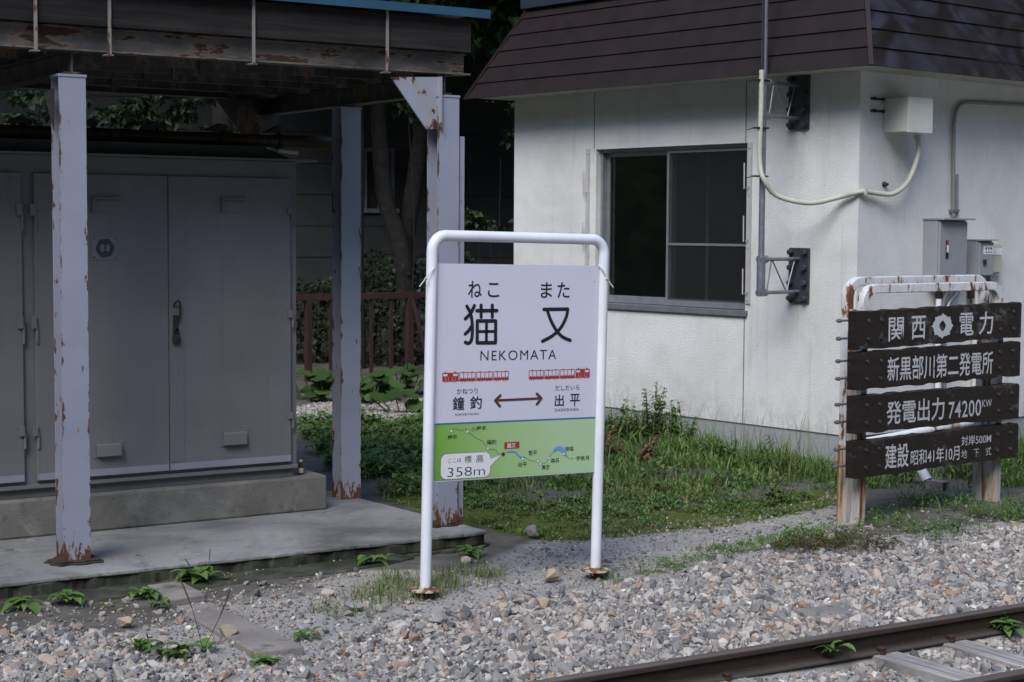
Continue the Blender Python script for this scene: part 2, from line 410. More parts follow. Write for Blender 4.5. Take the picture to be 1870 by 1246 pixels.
M['sealant'] = plain('joint_sealant', (.13, .125, .12), .8, 0, .3, 30)
M['alu'] = plain('aluminium', (.30, .31, .33), .38, .55, .12, 12)
M['aludull'] = plain('dull_aluminium', (.19, .20, .215), .5, .4, .12, 12)
M['glass'] = glassmat(); M['screen'] = screenmat()
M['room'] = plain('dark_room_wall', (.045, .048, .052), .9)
M['curtain'] = plain('dim_room_fitting', (.34, .34, .33), .9)
M['bracket'] = rusty('shutter_bracket_paint', (.47, .46, .45), .55, 30)
M['galv'] = plain('galvanised_steel', (.21, .225, .25), .45, .55, .2, 25)
M['galvdark'] = plain('dark_galvanised_steel', (.048, .052, .060), .5, .3, .3, 20)
M['hose'] = plain('cream_conduit', (.45, .44, .37), .6, 0, .08)
M['boxw'] = rusty('cream_box_paint', (.58, .58, .52), .18, 20)
M['boxg'] = plain('grey_box_paint', (.27, .275, .29), .5, 0, .06)
M['boxb'] = plain('beige_meter_plastic', (.46, .43, .34), .6, 0, .06)
M['white'] = plain('white_print', (.70, .70, .72), .5, 0, .04)
M['pipe'] = rusty('steel_conduit', (.22, .21, .20), .75, 40)
M['panel'] = plain('white_panel', (.60, .585, .68), .42, 0, .025, 2)
M['pipew'] = rusty('white_pipe_paint', (.72, .725, .78), .35, 18, None, (.0, .06), .35)
M['pipew2'] = rusty('flaking_white_pipe', (.62, .61, .62), 1.12, 15, None, None, .5, (.13, .052, .022))
def streaky():
    t = NT('rust_streaked_post'); co = t.coord(); n = t.noise(26, 5, .6, t.scaled(co, (1, 1, .12)), .3); n2 = t.noise(11, 6, .7, t.scaled(co, (1, 1, .3))); n = t.noise(17, 5, .6, t.scaled(co, (1, 1, .09)), .3)
    c = t.ramp(n, [(.30, (.06, .04, .028)), (.38, (.27, .25, .22)), (.50, (.44, .43, .42)), (.56, (.42, .32, .21)), (.62, (.24, .11, .04)), (.72, (.12, .045, .018))])
    c = t.mix(t.mapr(n2, .55, .7, 0, .8), c, (.05, .042, .032)); t.bump(n2, .3, .003); return t.out(c, .75)
M['postw2'] = streaky()
M['plate'] = rusty('rusted_base_plate', (.55, .50, .45), 1.5, 13, None, None, .6, (.17, .07, .028))
M['ink'] = plain('black_ink', (.012, .011, .014), .5, 0, .1)
M['inkred'] = plain('red_ink', (.33, .035, .022), .5, 0, .06)
M['inkbrown'] = plain('brown_ink', (.085, .032, .022), .5, 0, .06)
M['inkblue'] = plain('blue_ink', (.035, .14, .30), .5, 0, .06)
M['inkriver'] = plain('river_blue_ink', (.12, .33, .62), .5, 0, .06)
M['inkgrey'] = plain('grey_ink', (.09, .09, .10), .5, 0, .05)
M['green'] = green_print()
M['tie'] = plain('nylon_tie', (.55, .58, .52), .4, 0, .05)
M['plank'] = plank_paint()
M['letter'] = rusty('worn_white_lettering', (.44, .44, .45), .72, 40, None, None, .7, (.03, .026, .024))
M['bolt'] = plain('zinc_bolt', (.30, .30, .30), .4, .7, .3, 40)
M['bolthead'] = plain('weathered_bolt_head', (.055, .053, .053), .5, .3, .7, 60)
M['redrail'] = rusty('red_brown_railing_paint', (.048, .0235, .0225), .45, 16)
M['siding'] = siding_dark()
M['bark'] = plain('bark', (.011, .010, .009), .95, 0, .75, 14, .8, 40)
M['rail'] = rail_mat()
M['rail_spike'] = plain('rusty_spike', (.06, .036, .026), .7, .3, .5, 60)
M['sleeper'] = weathered_wood('sleeper_wood', (.10, .088, .078), (.66, .61, .565), (22, .8, 1), 2.4, .95)
M['stone'] = ballast_mat(); M['grit'] = ballast_mat('grit_stone', .95)
M['rockg'] = concrete('rock_grey', (.33, .31, .295), (.17, .16, .15), 8)
M['rockt'] = concrete('rock_tan', (.46, .37, .28), (.30, .235, .17), 8)
M['earth'] = ground_mat()
M['teal'] = plain('teal_enamel', (.010, .045, .052), .4, 0, .1)
M['platew'] = plain('plate_enamel', (.15, .15, .16), .45, 0, .06)
M['ochre'] = rusty('ochre_pipe_paint', (.055, .032, .011), .5, 12)
M['brownglass'] = plain('brown_glass', (.035, .018, .008), .15, 0, .1)
M['paper'] = plain('paper_label', (.40, .35, .22), .7, 0, .2, 60)
M['hill'] = plain('wooded_slope', (.026, .042, .018), .95, 0, .8, 1.4, 1.0, 2.5)
M['grass'] = leafmat('grass_blade', [(0, (.055, .11, .022)), (.4, (.105, .20, .036)), (.75, (.175, .295, .06)), (.90, (.26, .34, .11)), (1, (.30, .25, .14))], .35)
M['weed'] = leafmat('weed_leaf', [(0, (.055, .10, .026)), (.5, (.10, .175, .042)), (.85, (.15, .24, .06)), (1, (.21, .29, .09))], .3)
M['redweed'] = leafmat('red_weed_leaf', [(0, (.10, .045, .025)), (.4, (.13, .07, .03)), (.7, (.08, .11, .03)), (1, (.11, .16, .04))], .3)
M['bright'] = leafmat('bright_broad_leaf', [(0, (.085, .165, .038)), (.6, (.135, .235, .055)), (1, (.19, .30, .085))], .35)
M['butterbur'] = leafmat('butterbur_leaf', [(0, (.035, .075, .018)), (.6, (.055, .105, .025)), (1, (.085, .145, .04))], .3)
M['palegrass'] = leafmat('pale_grass_blade', [(0, (.12, .17, .045)), (.5, (.20, .26, .08)), (.85, (.30, .33, .13)), (1, (.34, .28, .16))], .35)
M['dry'] = leafmat('dry_leaf', [(0, (.10, .05, .025)), (.5, (.20, .11, .05)), (1, (.32, .21, .11))], .2)
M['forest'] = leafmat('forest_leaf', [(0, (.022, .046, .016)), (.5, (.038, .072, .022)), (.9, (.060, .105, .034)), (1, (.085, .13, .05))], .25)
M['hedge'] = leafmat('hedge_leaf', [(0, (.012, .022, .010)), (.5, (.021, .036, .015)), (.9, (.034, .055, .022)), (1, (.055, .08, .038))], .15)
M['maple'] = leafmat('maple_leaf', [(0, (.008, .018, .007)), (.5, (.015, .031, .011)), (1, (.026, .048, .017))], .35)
M['stem'] = plain('plant_stem', (.07, .10, .03), .7)
M['stalk'] = plain('plantain_stalk', (.055, .06, .028), .8, 0, .3, 60)

# ------------------------------------------------------------------ the ground
TH_T = 58.4
_ra = ground(1100, 1226, 0.0); UT = Vector((math.sin(R(TH_T)), math.cos(R(TH_T)), 0)); NTK = Vector((-UT.y, UT.x, 0))
N_RAIL = NTK.dot(_ra); GA = 0.857
def trackn(x, y): return x * NTK.x + y * NTK.y
def ground_z(x, y):
    n = trackn(x, y); d = n - N_RAIL
    z = np.interp(d, [-3.0, -1.75, -.98, -.86, -.06, .05, .25, .9, 1.7, 2.2], [-.35, -.18, -.135, -.143, -.143, -.045, -.035, -.05, -.03, -.01])
    z = z + .012 * np.sin(x * 2.3 + 1) * np.sin(y * 1.9) + .008 * np.sin(x * 5.1) * np.sin(y * 4.7 + 2)
    far = np.clip((y - 17) / 6, 0, 1); z = z + far * far * .12
    return z
def poly_px(pts): return [tuple(ground(*p, 0.0))[:2] for p in pts]
def inside(poly, x, y):
    x = np.asarray(x); y = np.asarray(y); r = np.zeros(x.shape, bool); n = len(poly)
    for i in range(n):
        x0, y0 = poly[i]; x1, y1 = poly[(i + 1) % n]
        c = ((y0 > y) != (y1 > y)) & (x < (x1 - x0) * (y - y0) / (y1 - y0 + 1e-12) + x0); r ^= c
    return r
P_GRASS = poly_px([(838, 905), (842, 800), (790, 785), (1100, 772), (1260, 805), (1440, 840), (1550, 862), (2150, 785), (2150, 880), (1700, 890), (1620, 890), (1530, 897), (1400, 918), (1250, 935), (1100, 940), (950, 925)])
P_WEEDS = poly_px([(540, 775), (790, 775), (845, 795), (845, 900), (800, 930), (700, 905), (650, 885), (600, 860)])
P_MOSS = poly_px([(690, 905), (845, 890), (1000, 925), (1200, 935), (1530, 890), (1560, 915), (1400, 945), (1200, 975), (1000, 985), (900, 965), (840, 950)])
P_EDGE = poly_px([(1095, 1062), (1250, 1035), (1440, 990), (1480, 960), (1350, 985), (1120, 1030)])
P_SIGNR = poly_px([(1400, 1000), (1540, 992), (1700, 985), (2150, 905), (2150, 870), (1800, 905), (1650, 915), (1560, 960), (1450, 970)])
P_LEFTMOSS = poly_px([(0, 1085), (330, 1050), (620, 1010), (760, 985), (760, 1010), (560, 1035), (330, 1090), (150, 1115), (0, 1130)])
P_PATH = poly_px([(840, 1040), (1000, 975), (1250, 950), (1540, 900), (1560, 960), (1430, 985), (1250, 1020), (1090, 1050), (900, 1080), (600, 1110), (420, 1150), (250, 1130), (420, 1080), (640, 1040)])
gv = []
xs = np.concatenate([np.linspace(-90, -9, 14), np.arange(-8, 9, .07), np.linspace(10, 90, 14)])
ys = np.concatenate([np.linspace(-40, 1, 8), np.arange(2, 24, .07), np.linspace(25, 120, 16)])
XX, YY = np.meshgrid(xs, ys); ZZ = ground_z(XX, YY)
nx, ny = len(xs), len(ys)
co = np.stack([XX.ravel(), YY.ravel(), ZZ.ravel()], 1)
idx = np.arange(nx * ny).reshape(ny, nx)
quads = np.stack([idx[:-1, :-1], idx[:-1, 1:], idx[1:, 1:], idx[1:, :-1]], -1).reshape(-1, 4)
def mesh_np(name, co, faces, mat, smooth=False):
    me = bpy.data.meshes.new(name); k = faces.shape[1]; nf = len(faces)
    me.vertices.add(len(co)); me.vertices.foreach_set('co', co.astype(np.float32).ravel())
    me.loops.add(nf * k); me.loops.foreach_set('vertex_index', faces.astype(np.int32).ravel())
    me.polygons.add(nf); me.polygons.foreach_set('loop_start', np.arange(0, nf * k, k, dtype=np.int32))
    if smooth: me.polygons.foreach_set('use_smooth', np.ones(nf, bool))
    me.materials.append(mat); me.update(calc_edges=True); me.validate()
    if not smooth: me.polygons.foreach_set('use_smooth', np.zeros(nf, bool))
    o = bpy.data.objects.new(name, me); COL.objects.link(o); return o
g = kind(mesh_np('ground', co, quads, M['earth'], True), 'structure')
def blur(a, k=5):
    a = a.astype(float).reshape(ny, nx)
    for _ in range(k): a = (a + np.roll(a, 1, 0) + np.roll(a, -1, 0) + np.roll(a, 1, 1) + np.roll(a, -1, 1)) / 5
    return a.ravel()
fx, fy = XX.ravel(), YY.ravel()
moss = blur(inside(P_MOSS, fx, fy)) * 1.1 + blur(inside(P_LEFTMOSS, fx, fy)) * .55 + blur(inside(P_GRASS, fx, fy)) * .25 + blur(inside(P_EDGE, fx, fy)) * .6
path = np.maximum(blur(inside(P_PATH, fx, fy)) * np.where(fx * UT.x + fy * UT.y < 3.9, .62, 1.0), (trackn(fx, fy) - N_RAIL < 1.75) * .9)
for nm, a in (('moss', moss), ('path', path)):
    at = g.data.attributes.new(nm, 'FLOAT', 'POINT'); at.data.foreach_set('value', a.astype(np.float32))

SLEEPERS = ((1330, 1238), (1600, 1188), (1725, 1166))
# steep wooded valley sides all round
na, nr = 144, 26
av = np.linspace(0, 2 * np.pi, na, endpoint=False); rv = np.linspace(0, 1, nr)
AA, RR = np.meshgrid(av, rv); r0_ = 30 + 3 * np.sin(AA * 3) + 2 * np.sin(AA * 7 + 1)
rad = r0_ + RR * 75; _da = np.abs(np.angle(np.exp(1j * (AA - R(TH_T + 180)))))
hz = (1 - .15 * np.exp(-(_da / .55) ** 2)) * 62 * RR ** .95 * (1 + .12 * np.sin(AA * 5 + 2) + .07 * np.sin(AA * 11)) + 1.6 * np.sin(AA * 37 + RR * 31) * RR + 1.2 * np.sin(AA * 61 - RR * 47) * RR - .3
hco = np.stack([(np.sin(AA) * rad).ravel(), (8 + np.cos(AA) * rad).ravel(), hz.ravel()], 1)
hi_ = np.arange(na * nr).reshape(nr, na); hn = np.roll(hi_, -1, 1)
kind(mesh_np('hills', hco, np.stack([hi_[:-1], hn[:-1], hn[1:], hi_[1:]], -1).reshape(-1, 4), M['hill'], True), 'structure')

# ------------------------------------------------------------------ stones (uncountable) and single rocks
def hull_stone(seed, npts=13, flat=.7):
    r = random.Random(seed); bm = bmesh.new()
    for _ in range(npts):
        v = Vector((r.gauss(0, 1), r.gauss(0, 1), r.gauss(0, 1))).normalized(); bm.verts.new((v.x * (.85 + .3 * r.random()), v.y * .8, v.z * flat))
    bmesh.ops.convex_hull(bm, input=bm.verts[:]); bm.verts.ensure_lookup_table()
    loose = [v for v in bm.verts if not v.link_faces]; bmesh.ops.delete(bm, geom=loose, context='VERTS')
    bmesh.ops.triangulate(bm, faces=bm.faces[:]); bm.verts.index_update()
    vs = np.array([v.co[:] for v in bm.verts]); fs = np.array([[v.index for v in f.verts] for f in bm.faces]); bm.free(); return vs, fs
STONES = [hull_stone(100 + i, 15 + i % 6, .55 + .05 * (i % 5)) for i in range(12)]
def scatter_stones(name, X, Y, S, sink=.3, extra_z=0.0, mat='stone'):
    Z = ground_z(X, Y) + extra_z; var = rng.integers(0, len(STONES), len(X)); V = []; F = []; off = 0
    for k, (vs, fs) in enumerate(STONES):
        I = np.where(var == k)[0]; n = len(I)
        if not n: continue
        q = rng.normal(size=(n, 4)); q[:, 1:3] *= .55; q /= np.linalg.norm(q, axis=1)[:, None]; a, b, c, d = q.T
        Rm = np.stack([np.stack([1 - 2 * (c * c + d * d), 2 * (b * c - a * d), 2 * (b * d + a * c)], -1),
                       np.stack([2 * (b * c + a * d), 1 - 2 * (b * b + d * d), 2 * (c * d - a * b)], -1),
                       np.stack([2 * (b * d - a * c), 2 * (c * d + a * b), 1 - 2 * (b * b + c * c)], -1)], 1)
        sc = np.stack([S[I] * rng.uniform(.75, 1.3, n), S[I] * rng.uniform(.7, 1.1, n), S[I] * rng.uniform(.6, 1.0, n)], 1)
        P = np.einsum('nij,nvj->nvi', Rm, vs[None] * sc[:, None])
        P[..., 0] += X[I][:, None]; P[..., 1] += Y[I][:, None]; P[..., 2] += (Z[I] + S[I] * sink)[:, None]
        V.append(P.reshape(-1, 3)); F.append((fs[None] + (off + np.arange(n) * len(vs))[:, None, None]).reshape(-1, 3)); off += n * len(vs)
    return kind(mesh_np(name, np.concatenate(V), np.concatenate(F), M[mat]), 'stuff')
def band(n, d0, d1, s0, s1):
    d = rng.uniform(d0, d1, n); s = rng.uniform(s0, s1, n); p = np.array(NTK[:2])[None] * (N_RAIL + d)[:, None] + np.array(UT[:2])[None] * s[:, None]
    return p[:, 0], p[:, 1], d, s
X, Y, D, S_ = band(88000, .06, 2.3, .6, 10.4)
edge = np.interp(S_, [.6, 2.1, 2.45, 2.6, 2.75, 3.0, 3.3, 3.8, 4.9, 5.5, 6.3, 7.2, 8.2], [2.1, 2.0, 1.75, 1.35, 1.15, 1.0, 1.3, 1.42, 1.5, 1.58, 1.68, 1.5, 1.7]) + .05 * np.sin(S_ * 9.1) + .04 * np.sin(S_ * 17.7)
keep = rng.random(len(X)) < np.clip((edge - D) / .2 + .1, np.where(S_ < 3.9, .07, .012), 1)
X, Y, D = X[keep], Y[keep], D[keep]
S = rng.lognormal(math.log(.0120), .48, len(X)).clip(.005, .040)
scatter_stones('ballast_gravel', X, Y, S, .35)
X, Y, D, S_ = band(14000, .06, 2.0, .8, 8.7); scatter_stones('ballast_fines', X, Y, rng.lognormal(math.log(.0055), .4, len(X)).clip(.003, .012), .7, .0, 'grit')
X, Y, D, S_ = band(19000, -.80, -.06, .6, 9.5)
X2, Y2, D2, S2 = band(15000, -2.8, -.93, 0, 9.5)
X = np.concatenate([X, X2]); Y = np.concatenate([Y, Y2])
sq = np.stack([X, Y], 1) @ np.array(UT[:2]); dq = np.stack([X, Y], 1) @ np.array(NTK[:2]) - N_RAIL; free = np.ones(len(X), bool)
for px_, py_ in SLEEPERS:
    q_ = ground(px_, py_, -.112); free &= ~((np.abs(sq - (q_.x * UT.x + q_.y * UT.y)) < .085) & (dq > -1.3) & (rng.random(len(X)) < .93))
X, Y = X[free], Y[free]
scatter_stones('track_gravel', X, Y, rng.lognormal(math.log(.0155), .38, len(X)).clip(.006, .040), .35)
# grit on the path and beside the slab, and the pale gravel behind the shelter
X, Y, D, S_ = band(34000, .9, 4.0, .8, 9.0)
ok = inside(P_PATH, X, Y) | (inside(P_MOSS, X, Y) & (rng.random(len(X)) < .12)) | (inside(P_LEFTMOSS, X, Y) & (rng.random(len(X)) < .35))
X, Y = X[ok], Y[ok]
scatter_stones('path_grit', X, Y, rng.lognormal(math.log(.0050), .50, len(X)).clip(.0025, .020), .3, 0, 'grit')
P_PALE = poly_px([(530, 775), (800, 775), (840, 740), (800, 725), (600, 735), (530, 745)])
bx = np.array(P_PALE); X = rng.uniform(bx[:, 0].min(), bx[:, 0].max(), 9000); Y = rng.uniform(bx[:, 1].min(), bx[:, 1].max(), 9000)
ok = inside(P_PALE, X, Y); scatter_stones('pale_gravel', X[ok], Y[ok], rng.uniform(.012, .03, ok.sum()), .3)

def rock(px, py, wpx, label, mat, seed, h=.7, cat='rock', group='single rocks lying on the gravel'):
    p = ground(px, py, -.02); sc = wpx / FPX * p.y / 2
    vs, fs = hull_stone(seed, 18, h); mb = MB(); mb.add(vs * sc, [tuple(f) for f in fs])
    o = mb.build('rock', M[mat], None, bevel=sc * .12); o.location = (p.x, p.y, float(ground_z(p.x, p.y)) + sc * h * .75 + .012); o.rotation_euler = (0, 0, seed * 1.3)
    tag(o, label, cat, group); return o
rock(415, 1158, 42, 'flat reddish rock beside the pale kerb slab, close to two tall plantain stalks', 'rockt', 201, .7)
rock(800, 1132, 44, 'long flat brown rock in the ballast just right of the white sign post foot', 'rockg', 202, .55)
rock(992, 1112, 30, 'round tan rock alone in the ballast below the green map panel', 'rockt', 203, .9)
rock(1008, 1056, 38, 'pale buff rock left of the rusty base plate of the station sign', 'rockt', 204, .7)
rock(973, 985, 30, 'grey angular stone at the edge of the moss beside the slab corner', 'rockg', 205, .9)
rock(1512, 992, 36, 'reddish wedge shaped rock at the foot of the rusty plank sign post', 'rockt', 206, .7)
rock(1850, 966, 20, 'small pinkish pointed stone near the far right edge of the ballast', 'rockt', 207, 1.0)
rock(650, 1112, 40, 'mossy half buried rock left of the station sign foot', 'rockg', 208, .5)
rock(1380, 1112, 28, 'dark grey pointed stone in the middle of the ballast', 'rockg', 209, .9)
rock(228, 1145, 30, 'cream coloured stone on the gravel left of the kerb slab', 'rockt', 210, .8)
rock(340, 1195, 30, 'pale white stone below the tall plantain stalks', 'rockg', 211, .7)

# ------------------------------------------------------------------ track
FT = Frame((_ra.x, _ra.y, 0), TH_T)
prof = [(-.045, -.112), (.045, -.112), (.045, -.104), (.012, -.094), (.007, -.085), (.007, -.034), (.026, -.026), (.026, -.004), (.021, 0), (-.021, 0), (-.026, -.004), (-.026, -.026), (-.007, -.034), (-.007, -.085), (-.012, -.094), (-.045, -.104)]
for dy, lab in ((0, 'rusty rail nearest the station sign, running along the ballast edge'), (-GA, 'rusty rail cut off by the lower right corner, beyond the sleeper ends')):
    mb = MB(); mb.prism(prof, -6, 10, 'x'); r_ = mb.build('rail', M['rail'], None)
    r_.matrix_world = FT.M @ Matrix.Translation((0, dy, 0)); tag(r_, lab, 'rail', 'rails of the narrow gauge track')
    r_.data.polygons.foreach_set('use_smooth', [False] * len(r_.data.polygons))
for i, (px, py, lab) in enumerate(((1330, 1238, 'brown timber sleeper half buried under the rail at the bottom edge'), (1600, 1188, 'grey timber sleeper, middle of the visible three'), (1725, 1166, 'silvery grey timber sleeper nearest the right edge'))):
    q = FT.Z(px, py, -.112); mb = MB(); mb.box(-.075, .075, -1.22, .20, -.115, 0)
    o = mb.build('sleeper', M['sleeper'], None, bevel=.006); o.matrix_world = FT.M @ Matrix.Translation((q.x, 0, -.1125)) @ Matrix.Rotation(R((-1.5, 2, -1)[i]), 4, 'Z')
    tag(o, lab, 'sleeper', 'timber sleepers under the rails')
    for dy_, dx_ in ((.052, .03), (-.052, -.03), (-GA + .052, .03), (-GA - .052, -.03)):
        sp_ = MB(); sg_ = 1 if dx_ > 0 else -1; sp_.box(dx_ - .011, dx_ + .011, dy_ - .011, dy_ + .011, -.02, .022); sp_.box(dx_ - .014, dx_ + .014, dy_ - .012 - .016 * (sg_ > 0), dy_ + .012 + .016 * (sg_ < 0), .0221, .034); sp_.build('spike', M['rail_spike'], o, bevel=.003)

# ------------------------------------------------------------------ concrete slab, plinth, kerb slabs
_lp = ground(142, 1030, .08); FS = Frame((_lp.x, _lp.y, 0), 57); RZ_S = FS.rz
xe = FS.Z(895, 970, .08).x
mb = MB(); rr = random.Random(4)
def jag(a, b, n, amp):
    out = []
    for i in range(n):
        u = i / n; L_ = math.hypot(b[0] - a[0], b[1] - a[1]) * u; ph = amp * 700
        w_ = amp * (.7 * math.sin(L_ * 9 + ph) + .5 * math.sin(L_ * 23 + 2 * ph) + .35 * math.sin(L_ * 57 + ph)) + rr.uniform(-amp, amp) * .35
        out.append((a[0] + (b[0] - a[0]) * u + w_ * .6, a[1] + (b[1] - a[1]) * u + w_))
    return out
def slab_outline(amp, inset):
    return jag((-4, -.25 + inset), (xe - .05 - inset, -.285 + inset), 260, amp) + jag((xe - inset, -.26 + inset), (xe - .10 - inset, 1.35), 70, amp) + [(xe - .12 - inset, 1.6), (xe - .12 - inset, 3.2), (-4, 3.2)]
mb.prism(slab_outline(.006, 0), .058, .08, 'z', 0)
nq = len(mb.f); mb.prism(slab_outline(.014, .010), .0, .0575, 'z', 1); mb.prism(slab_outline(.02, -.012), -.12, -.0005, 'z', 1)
s_ = mb.build('concrete_slab', [M['slab'], M['slabedge']], None, bevel=.006); s_.matrix_world = FS.M; kind(s_, 'structure')
mb = MB(); out2 = jag((-4, -.52), (1.6, -.50), 50, .02) + [(1.75, -.38), (1.7, -.25), (-4, -.22)]
mb.prism(out2, -.12, .005, 'z'); s_ = mb.build('slab_footing', M['slabedge'], None, bevel=.008); s_.matrix_world = FS.M; kind(s_, 'structure')
dpl = FS.Z(300, 959, .08).y; xpl = FS.Z(595, 930, .08).x; zpl = FS.Y(595, 868, dpl).z
mb = MB(); mb.box(-3, xpl, dpl, dpl + 1.35, .08, zpl)
pl = mb.build('concrete_plinth', M['plinth'], None, bevel=.012); pl.matrix_world = FS.M
tag(pl, 'long grey concrete plinth carrying the grey metal cabinet under the shelter', 'plinth')
for pts, lab in (((( 267, 1071), (329, 1062), (376, 1087), (311, 1098)), 'short pale kerb slab touching the platform edge'),
                 (((315, 1100), (381, 1089), (556, 1171), (466, 1181)), 'long pale kerb slab running from the platform edge toward the rail')):
    w_ = [ground(*p, -.0) for p in pts]; mb = MB(); zt_k = float(np.mean([ground_z(p.x, p.y) for p in w_])) + .020; mb.prism([(p.x, p.y) for p in w_], -.15, zt_k, 'z')
    tag(mb.build('kerb_slab', M['kerb'], None, bevel=.008), lab, 'kerb slab', 'concrete kerb slabs laid end to end')
w_ = [ground(*p, -.03) for p in ((1452, 1120), (1530, 1108), (1572, 1120), (1545, 1130), (1478, 1134))]
mb = MB(); mb.prism([(p.x, p.y) for p in w_], -.12, -.012, 'z'); tag(mb.build('concrete_fragment', M['kerb'], None, bevel=.008), 'flat pale concrete fragment lying flush in the ballast near the rail', 'fragment')

# ------------------------------------------------------------------ shelter
sh = empty('shelter', FS, 'rusting steel open shelter with blue roof edge over the grey cabinet', 'shelter')
PRX = FS.Z(817, 962, .08).x; PRY = FS.Z(817, 962, .08).y
HW, PD = .0685, .125
def hpost(x, y, h, extra=None):
    mb = MB(); t = .010
    mb.box(-HW, HW, 0, t, .0, h); mb.box(-HW, HW, PD - t, PD, .0, h); mb.box(-.004, .004, t, PD - t, 0, h)
    mb.box(-HW - .004, HW + .004, -.004, PD + .004, h, h + .012)
    p = mb.build('post', M['post'], sh, loc=(x, y, .08)); return p
zt = FS.Y(130, 140, 0).z - .08
hpost(0, 0, zt); hpost(PRX, PRY, zt - .005); xb = FS.Z(632, 912, .08)
hpost(PRX - .01, xb.y, zt - .01); hpost(PRX - .01, 2.45, zt); hpost(0, 2.45, zt)
for bx_, by_, sc_ in ((0, 0, 1.0), (PRX, PRY, .7)):
    rb = random.Random(int(bx_ * 10) + 3); pg = []
    for k in range(22):
        an = 2 * math.pi * k / 22; q_ = (1 / max(abs(math.cos(an)), abs(math.sin(an)))) ** .8 * rb.uniform(.82, 1.25)
        pg.append((.105 * sc_ * q_ * math.cos(an) * 1.15 + .005, PD / 2 + .098 * sc_ * q_ * math.sin(an)))
    mb = MB(); mb.prism(pg, 0, .010, 'z'); mb.prism([(x * .9, PD / 2 + (y - PD / 2) * .88) for x, y in pg], .0101, .02, 'z'); mb.build('base_grout', M['grout'], sh, bevel=.004, loc=(bx_, by_, .0805))
mb = MB(); mb.box(0, .035, -.005, .075, 0, FS.Y(838, 250, .0).z - .08); mb.build('channel', M['post'], sh, bevel=.003, loc=(PRX + HW + .012, PRY + .02, .08))
zb0 = FS.Y(130, 93, 0).z; zb1 = FS.Y(850, 99, 0).z; xr = FS.Y(849, 120, 0).x
def ibeam(name, x0, x1, y, z0, z1, ax, mat, fl=.05):
    mb = MB(); t = .009
    if ax == 'x':
        mb.box(x0, x1 + .02, y - fl, y + fl, z0, z0 + t); mb.box(x0, x1, y - fl * .5, y + fl, z1 - t, z1); mb.box(x0, x1, y - .006, y + .006, z0 + t, z1 - t)
    else:
        mb.box(y - fl, y + fl, x0, x1, z0, z0 + t); mb.box(y - fl, y + fl, x0, x1, z1 - t, z1); mb.box(y - .005, y + .005, x0, x1, z0 + t, z1 - t)
    return mb.build(name, mat, sh)
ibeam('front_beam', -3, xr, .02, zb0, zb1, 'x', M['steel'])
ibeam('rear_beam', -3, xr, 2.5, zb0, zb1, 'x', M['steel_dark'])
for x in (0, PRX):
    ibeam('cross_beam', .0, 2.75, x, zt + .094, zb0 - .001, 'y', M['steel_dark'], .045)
for y in (.55, .95, 1.4, 1.95):
    mb = MB(); mb.box(-3, xr - .02, y, y + .05, zb0 + .001, zb0 + .075); mb.build('purlin', M['steel_dark'], sh)
    for x in (-.6, .15, .9, 1.7):
        mb = MB(); mb.box(x, x + .03, y - .02, y - .001, zb0 - .03, zb0 + .05); mb.build('purlin_cleat', M['steel_dark'], sh)
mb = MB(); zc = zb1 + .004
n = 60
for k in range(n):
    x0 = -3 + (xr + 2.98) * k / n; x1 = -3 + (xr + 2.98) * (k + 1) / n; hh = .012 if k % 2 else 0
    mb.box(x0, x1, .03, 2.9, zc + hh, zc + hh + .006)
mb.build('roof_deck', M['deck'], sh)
zf1 = FS.Y(850, 29, -.03).z; xf = FS.Y(858, 60, -.035).x
zf0 = FS.Y(858, 97, -.035).z
mb = MB(); mb.box(-3, xf, -.05, -.022, zf0, zf1 - .02); mb.build('fascia_board', M['fascia'], sh, bevel=.003)
mb = MB(); mb.box(xf - .03, xf, -.021, 2.9, zf0, zf1 - .02); mb.build('side_fascia_board', M['fascia'], sh)
z0 = FS.Y(893, 34, -.10).z; z1 = FS.Y(896, 19, -.10).z; xbl = FS.Y(895, 25, -.10).x
mb = MB(); mb.prism([(-.105, z0), (-.105, z1), (.1, z1 + .01), (2.95, z1 - .03), (2.95, z1 - .045), (.1, z1 - .008), (-.09, z1 - .015), (-.09, z0)], -3, xbl, 'x')
mb.build('roof_sheet', M['blue'], sh)
for px, py in ((65, 70), (200, 70), (463, 90), (707, 110)):
    x = FS.Y(px, py, -.06).x; mb = MB(); mb.bar((x, -.062, zb0 - .012), (x, -.062, z0 + .01), .016, .008); mb.box(x - .02, x + .02, -.065, .0, zb0 - .018, zb0 - .012)
    mb.build('hanger_rod', M['rod'], sh)
yq = PRY + .03
q = [FS.Y(*p, yq) for p in ((713, 141), (798, 141), (798, 236), (778, 236))]
mb = MB(); mb.prism([(p.x, p.z) for p in q], yq - .006, yq + .006, 'y'); mb.box(q[1].x - .006, q[1].x + .006, yq - .05, yq - .007, q[2].z, q[1].z - .001)
mb.build('knee_gusset', M['gusset'], sh)
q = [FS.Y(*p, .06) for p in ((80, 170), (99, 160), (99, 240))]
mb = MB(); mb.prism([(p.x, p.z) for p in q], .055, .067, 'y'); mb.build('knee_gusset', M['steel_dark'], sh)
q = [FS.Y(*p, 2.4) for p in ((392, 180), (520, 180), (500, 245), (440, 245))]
mb = MB(); mb.prism([(p.x, p.z) for p in q], 2.39, 2.402, 'y'); mb.build('knee_gusset', M['steel_dark'], sh)

